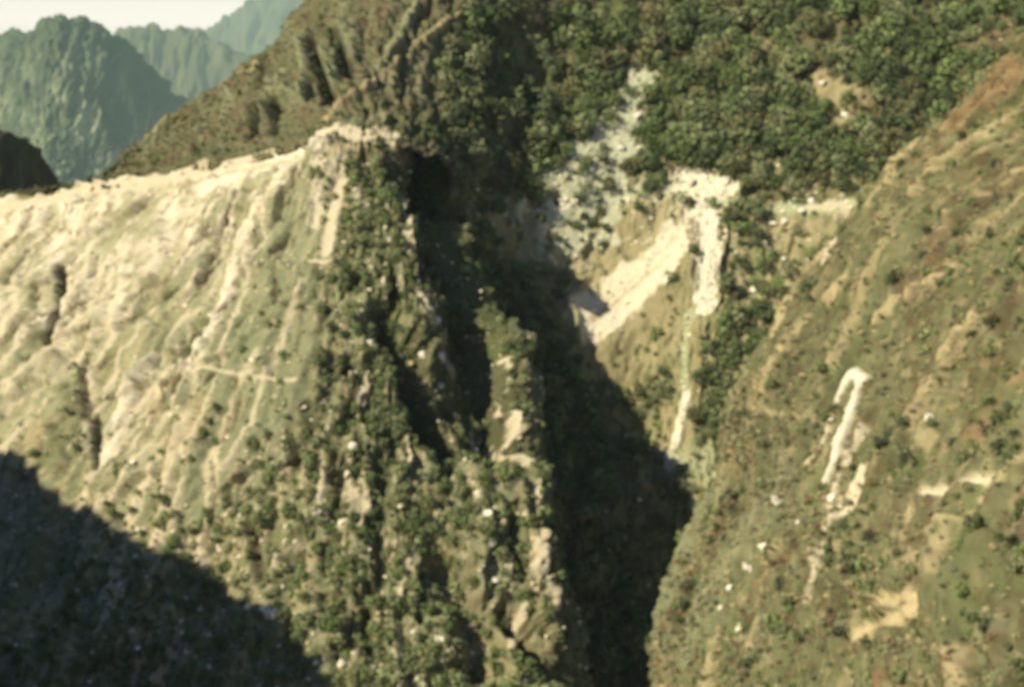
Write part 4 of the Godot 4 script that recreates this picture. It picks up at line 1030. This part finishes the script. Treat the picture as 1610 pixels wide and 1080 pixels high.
	# paths
	for line in [[Vector2(0.644, 0.510), Vector2(0.648, 0.500), Vector2(0.676, 0.490), Vector2(0.688, 0.480), Vector2(0.702, 0.470)], [Vector2(0.594, 0.650), Vector2(0.614, 0.632), Vector2(0.654, 0.593), Vector2(0.680, 0.560)], [Vector2(0.472, 0.468), Vector2(0.488, 0.480), Vector2(0.496, 0.497), Vector2(0.504, 0.515), Vector2(0.508, 0.535)], [Vector2(0.452, 0.468), Vector2(0.458, 0.487)]]:
		stroke(l, line, 10.0, TAN, 0.0, 0.0, 0.0, 0.3)
	stroke(l, [Vector2(0.644, 0.510), Vector2(0.648, 0.500), Vector2(0.676, 0.490), Vector2(0.688, 0.480), Vector2(0.702, 0.470)], 3.4, CREAM * 1.1, 1.0, 0.6, 0.0, 0.3, "path")
	stroke(l, [Vector2(0.644, 0.510), Vector2(0.652, 0.517)], 4.0, TAN, 0.8, 0.0, 0.0, 0.6, "path")
	stroke(l, [Vector2(0.594, 0.650), Vector2(0.614, 0.632), Vector2(0.654, 0.593), Vector2(0.680, 0.560), Vector2(0.678, 0.550)], 4.4, TAN * 1.25, 0.9, 0.0, 0.0, 0.5, "lower path")
	stroke(l, [Vector2(0.630, 0.600), Vector2(0.658, 0.570), Vector2(0.678, 0.550)], 3.6, TAN * 1.25, 0.8, 0.0, 0.0, 0.9, "lower path")
	stroke(l, [Vector2(0.370, 0.750), Vector2(0.420, 0.723), Vector2(0.458, 0.710)], 2.0, TAN, 0.8, 0.0, 0.0, 0.5)
	stroke(l, [Vector2(0.332, 0.527), Vector2(0.402, 0.515), Vector2(0.466, 0.502)], 1.6, TAN, 0.75, 0.0, 0.0, 0.4, "track")
	stroke(l, [Vector2(0.676, 0.512), Vector2(0.688, 0.517), Vector2(0.668, 0.532)], 5.0, TAN, 0.7, 0.0, 0.0, 1.0)
	# brushy pockets
	for line in [[Vector2(0.572, 0.350), Vector2(0.608, 0.378), Vector2(0.016, 0.128), Vector2(0.690, 0.438)], [Vector2(0.580, 0.487), Vector2(0.620, 0.492), Vector2(0.598, 0.510)], [Vector2(0.712, 0.502), Vector2(0.736, 0.510)], [Vector2(0.760, 0.535), Vector2(0.768, 0.542)]]:
		stroke(l, line, 16.0, MOSS, 0.5, 0.0, 0.95, 0.8)
	stroke(l, [Vector2(0.220, 0.797), Vector2(0.220, 0.745), Vector2(0.218, 0.680)], 26.0, SAGE, 0.6, 0.0, 0.0, 0.6)
	stroke(l, [Vector2(0.336, 0.765), Vector2(0.340, 0.690), Vector2(0.402, 0.598)], 22.0, SAGE, 0.5, 0.0, 0.05, 0.6)
	commit(l, "grassy_slope", "steep olive and rust coloured near slope right of the gorge", "hillside", {
		"loop": ["spoil_streak", "white hairpin streak of spoil on the near grassy slope", "rock slide"],
		"path": ["footpath", "tan footpath crossing the near slope beside brushy pockets", "path"],
		"lower path": ["footpath", "broken tan path with a bare loop low on the near slope", "path"],
		"track": ["footpath", "hair thin level track left of the white hairpin streak", "path"]})
	return l


# the ridge left of the view whose shadow lies over the foot of the bare face
func build_shade_ridge() -> void:
	var l := loft([
		[Vector3(-1599, 508, -1353), Vector3(-1479, 451, -1145), Vector3(-1359, 394, -937), Vector3(-1185, 351, -780), Vector3(-1105, 328, -717), Vector3(-1017, 304, -651), Vector3(-938, 275, -606), Vector3(-872, 239, -567), Vector3(-800, 198, -543), Vector3(-727, 157, -520)],
		[Vector3(-1349, 728, -1313), Vector3(-1229, 671, -1105), Vector3(-1109, 614, -897), Vector3(-935, 571, -740), Vector3(-855, 548, -677), Vector3(-767, 524, -611), Vector3(-688, 495, -566), Vector3(-622, 459, -527), Vector3(-550, 418, -503), Vector3(-477, 377, -480)],
		[Vector3(-1179, 838, -1293), Vector3(-1059, 781, -1085), Vector3(-939, 724, -877), Vector3(-765, 681, -720), Vector3(-685, 658, -657), Vector3(-597, 634, -591), Vector3(-518, 605, -546), Vector3(-452, 569, -507), Vector3(-380, 528, -483), Vector3(-307, 487, -460)],
		[Vector3(-1096, 603, -1308), Vector3(-977, 563, -1100), Vector3(-857, 522, -892), Vector3(-682, 491, -735), Vector3(-602, 475, -672), Vector3(-515, 458, -606), Vector3(-436, 437, -561), Vector3(-369, 411, -522), Vector3(-297, 382, -498), Vector3(-225, 353, -475)],
		[Vector3(-1014, 400, -1323), Vector3(-894, 373, -1115), Vector3(-774, 347, -907), Vector3(-600, 327, -750), Vector3(-520, 316, -687), Vector3(-432, 305, -621), Vector3(-353, 291, -576), Vector3(-287, 275, -537), Vector3(-215, 256, -513), Vector3(-142, 237, -490)],
		[Vector3(-931, 207, -1338), Vector3(-812, 194, -1130), Vector3(-692, 181, -922), Vector3(-517, 171, -765), Vector3(-437, 166, -702), Vector3(-350, 160, -636), Vector3(-271, 153, -591), Vector3(-204, 145, -552), Vector3(-132, 136, -528), Vector3(-60, 127, -505)],
		[Vector3(-849, 20, -1353), Vector3(-729, 20, -1145), Vector3(-609, 20, -937), Vector3(-435, 20, -780), Vector3(-355, 20, -717), Vector3(-267, 20, -651), Vector3(-188, 20, -606), Vector3(-122, 20, -567), Vector3(-50, 20, -543), Vector3(23, 20, -520)]], 150, 90, true)
	ground(l, func(_u, _v, n1, n2, n3, n4): return OLIVE.lerp(MOSS, clampf(0.5 + n1 + n3, 0, 1)))
	relief(l, 8.0, 10.0, 40.0, 200.0, 4.0, 3.0)
	commit(l, "shading_ridge", "wooded ridge left of the spur whose shadow covers its foot", "ridge", {})


func grow(spur: Land, right: Land, forest: Land, mount: Land) -> void:
	plant(forest, 7500, 300, 5.0, 19.0, crowns, "forest_tree", func(p, f, tone): return "%s %s broadleaf tree %s" % [size_word(f, ["small", "mid-sized", "tall", "very tall"]), tone, forest_place(p)], "tree", "trees of the hillside forest", "forest", "dense dark green forest covering the upper hillside behind the gorge", leaf_materials)
	plant(spur, 4000, 300, 3.0, 9.5, bushes, "shrub", func(p, f, tone): return "%s %s shrub %s" % [size_word(f, ["low", "mid-sized", "broad", "very broad"]), tone, spur_place(p)], "shrub", "shrubs on the spur", "scrub", "green scrub covering the nose of the central spur", [leaf_materials[1], leaf_materials[3], leaf_materials[0]])
	plant(right, 3800, 220, 1.2, 5.5, bushes, "hillside_bush", func(p, f, tone): return "%s %s bush %s" % [size_word(f, ["low", "mid-sized", "broad", "very broad"]), tone, slope_place(p)], "bush", "bushes on the near slope", "brush", "low brush scattered over the near grassy slope", [leaf_materials[2], leaf_materials[1], leaf_materials[3]])
	plant(mount, 500, 60, 3.0, 8.0, bushes, "mountain_shrub", func(p, f, tone): return "%s %s shrub %s" % [size_word(f, ["low", "mid-sized", "broad"]), tone, mountain_place(p)], "shrub", "shrubs above the road cut", "brush", "dark brush growing along the clefts of the mountainside", [leaf_materials[2], leaf_materials[0]])
	for q in [Vector3(0.448, 0.403, 6.4), Vector3(0.432, 0.297, 5.3), Vector3(0.352, 0.285, 5.0), Vector3(0.456, 0.365, 4.8), Vector3(0.598, 0.593, 5.9), Vector3(0.624, 0.545, 5.0), Vector3(0.676, 0.530, 5.1), Vector3(0.536, 0.680, 6.8), Vector3(0.582, 0.657, 4.9), Vector3(0.436, 0.667, 6.1), Vector3(0.456, 0.672, 6.0), Vector3(0.730, 0.535, 5.7), Vector3(0.114, 0.435, 6.0), Vector3(0.580, 0.495, 5.0), Vector3(0.614, 0.492, 5.7), Vector3(0.600, 0.412, 5.6), Vector3(0.612, 0.378, 6.9), Vector3(0.062, 0.140, 8.7), Vector3(0.632, 0.403, 5.8), Vector3(0.678, 0.453, 5.8), Vector3(0.698, 0.458, 6.0), Vector3(0.650, 0.468, 4.7), Vector3(0.712, 0.497, 5.7), Vector3(0.732, 0.492, 5.5), Vector3(0.762, 0.535, 6.0), Vector3(0.538, 0.517, 3.7), Vector3(0.274, 0.568, 7.2), Vector3(0.432, 0.635, 3.4)]:
		var o: Node3D = Node3D.new()
		var foliage := MeshInstance3D.new()
		foliage.name = "foliage"
		foliage.mesh = bushes[rng.randi() % bushes.size()]
		foliage.material_override = dark_leaf
		o.add_child(foliage, true)
		var stem := MeshInstance3D.new()
		stem.name = "stem"
		stem.mesh = trunks
		stem.material_override = bark
		o.add_child(stem, true)
		o.name = numbered("hillside_bush")
		o.transform = Transform3D(Basis(Vector3.UP, rng.randf() * TAU).scaled(Vector3(q.z, q.z, q.z)), right.spot(q.x, q.y) - Vector3(0, q.z * 0.1, 0))
		tag(o, "%s round dark bush %s" % [size_word((q.z - 3.0) / 5.0, ["smaller", "big", "very big"]), slope_place(right.spot(q.x, q.y))], "bush", "round dark bushes on the near slope")
		add_child(o, true)
	var owner_talus := forest.owners.find("talus")
	strew(right, 42000, 0.7, 2.8, bushes, white_leaf, [SAGE * 1.1, STRAW * 1.2, TAN * 1.15, GRASS * 1.1, OLIVE * 1.3, STRAW * 1.1, SAGE * 1.3, MOSS * 1.2, TAN * 1.3, OLIVE, RUST * 0.75], func(_u, v, k): return 0.0 if right.own[k] > 0 else 0.9 if v < 0.9 else 0.3, "tussock_grass", "tufted tan and olive grass all over the near slope", "grass", 0.25)
	strew(spur, 16000, 1.0, 3.6, bushes, white_leaf, [OLIVE * 0.9, GRASS, MOSS, STRAW * 0.9, GRASS * 1.2], func(u, _v, k): return 0.0 if spur.own[k] > 0 else 0.8 * spur.veg[k], "undergrowth", "low green and olive undergrowth between the shrubs of the spur", "undergrowth", 0.2)
	strew(forest, 15000, 2.0, 6.5, bushes, white_leaf, [MOSS * 1.3, GRASS, OLIVE, BROWN * 1.2, MOSS * 1.1], func(_u, v, k): return 0.0 if forest.own[k] > 0 else 0.9 * forest.veg[k] + (0.12 if forest.veg[k] > 0.05 else 0.0), "undergrowth", "mixed undergrowth filling the gaps between the forest trees", "undergrowth", 0.2)
	strew(spur, 15000, 0.5, 2.2, stones, white_stone, [CREAM, BONE, CREAM, TAN * 1.2, STRAW], func(u, v, k): return 0.5 if u < 0.5 and spur.own[k] == 0 and v < 0.75 else 0.0, "loose_stone", "loose cream and brown stones lying over the bare face", "stones", 0.3)
	strew(spur, 9000, 0.5, 1.9, bushes, white_leaf, [OLIVE, SAGE * 0.9, STRAW, MOSS], func(u, v, k): return 0.12 + 0.6 * smoothstep(0.2, 0.5, u * 0.85 + v * 0.6) if u < 0.5 and spur.own[k] == 0 else 0.0, "tufted_grass", "thin tufts of olive grass scattered down the bare face", "grass", 0.25)
	strew(mount, 16000, 0.8, 3.6, bushes, white_leaf, [OLIVE * 1.1, MOSS * 1.2, BROWN * 1.2, STRAW, MOSS * 0.7, SAGE], func(_u, v, _k): return 0.8 if v < 0.8 else 0.0, "tussock_grass", "brown and olive tussocks covering the mountainside above the road cut", "grass", 0.25)
	strew(spur, 9000, 0.8, 3.6, stones, white_stone, [CREAM, BONE, TAN * 1.2], func(u, v, k): return 0.0 if spur.own[k] > 0 else 0.10 + 0.75 * spur.veg[k] * (1.0 if u < 0.75 else 0.35), "rubble", "pale rubble between the shrubs of the central spur", "rubble")
	strew(forest, 26000, 1.0, 4.0, stones, white_stone, [STONE * 1.15, BONE, STONE * 0.9], func(_u, v, k): return 0.9 if forest.own[k] == owner_talus else 0.45 if forest.own[k] > 0 else 0.012 + 0.25 * smoothstep(0.30, 0.36, v) * smoothstep(0.50, 0.41, v), "rubble", "grey green rubble lying on the talus below the forest", "rubble")
	for q in [Vector3(0.422, 0.605, 3.0), Vector3(0.500, 0.562, 2.1), Vector3(0.402, 0.635, 2.0), Vector3(0.476, 0.605, 1.9), Vector3(0.398, 0.660, 3.2), Vector3(0.388, 0.682, 2.7), Vector3(0.380, 0.703, 2.2), Vector3(0.376, 0.720, 1.7), Vector3(0.410, 0.718, 2.3), Vector3(0.416, 0.743, 2.3), Vector3(0.426, 0.760, 2.5), Vector3(0.456, 0.547, 2.2), Vector3(0.532, 0.545, 2.5), Vector3(0.618, 0.463, 2.4), Vector3(0.032, 0.235, 2.9), Vector3(0.472, 0.500, 2.2)]:
		stone(right, Vector3(q.x, q.y, q.z * 1.3), 1.1, 0, "%s round white boulder %s" % [size_word((q.z - 1.8) / 2.6, ["small", "mid-sized", "large"]), slope_place(right.spot(q.x, q.y))], "white boulders on the near slope")
	for q in [Vector3(0.510, 0.443, 3.9), Vector3(0.506, 0.507, 4.2), Vector3(0.506, 0.532, 3.7), Vector3(0.610, 0.405, 4.8), Vector3(0.626, 0.403, 6.1), Vector3(0.626, 0.435, 3.9), Vector3(0.502, 0.605, 6.5), Vector3(0.500, 0.640, 4.0), Vector3(0.642, 0.645, 4.0), Vector3(0.646, 0.685, 4.8), Vector3(0.648, 0.720, 3.9), Vector3(0.702, 0.703, 4.4), Vector3(0.650, 0.767, 4.3), Vector3(0.544, 0.233, 4.1), Vector3(0.578, 0.228, 4.1), Vector3(0.624, 0.345, 5.3), Vector3(0.482, 0.700, 7.1), Vector3(0.504, 0.710, 6.3), Vector3(0.342, 0.725, 3.8), Vector3(0.350, 0.728, 2.9), Vector3(0.450, 0.838, 4.6), Vector3(0.464, 0.843, 7.7), Vector3(0.604, 0.855, 5.2), Vector3(0.630, 0.845, 3.0), Vector3(0.624, 0.843, 2.3), Vector3(0.522, 0.897, 5.2), Vector3(0.624, 0.500, 3.8), Vector3(0.668, 0.835, 4.5), Vector3(0.676, 0.868, 6.0), Vector3(0.694, 0.877, 6.0)]:
		stone(spur, Vector3(q.x, q.y, q.z * 1.2), 1.0, 0, "%s pale boulder %s" % [size_word((q.z - 3.0) / 5.0, ["small", "mid-sized", "large"]), spur_place(spur.spot(q.x, q.y))], "pale boulders on the spur")
	for q in [Vector3(0.444, 0.362, 9.1), Vector3(0.500, 0.355, 8.0), Vector3(0.554, 0.362, 9.1), Vector3(0.370, 0.383, 8.0), Vector3(0.346, 0.390, 8.0), Vector3(0.622, 0.502, 7.5), Vector3(0.712, 0.383, 6.6), Vector3(0.562, 0.333, 5.7), Vector3(0.726, 0.228, 6.9), Vector3(0.752, 0.263, 7.9), Vector3(0.386, 0.497, 5.4), Vector3(0.244, 0.390, 10.2), Vector3(0.336, 0.270, 7.1), Vector3(0.314, 0.312, 7.0), Vector3(0.656, 0.412, 7.7), Vector3(0.674, 0.412, 7.7), Vector3(0.700, 0.400, 7.7)]:
		stone(forest, q, 0.9, 0, "%s pale boulder %s" % [size_word((q.z - 5.0) / 6.0, ["small", "mid-sized", "large"]), forest_place(forest.spot(q.x, q.y))], "pale boulders beyond the gorge")
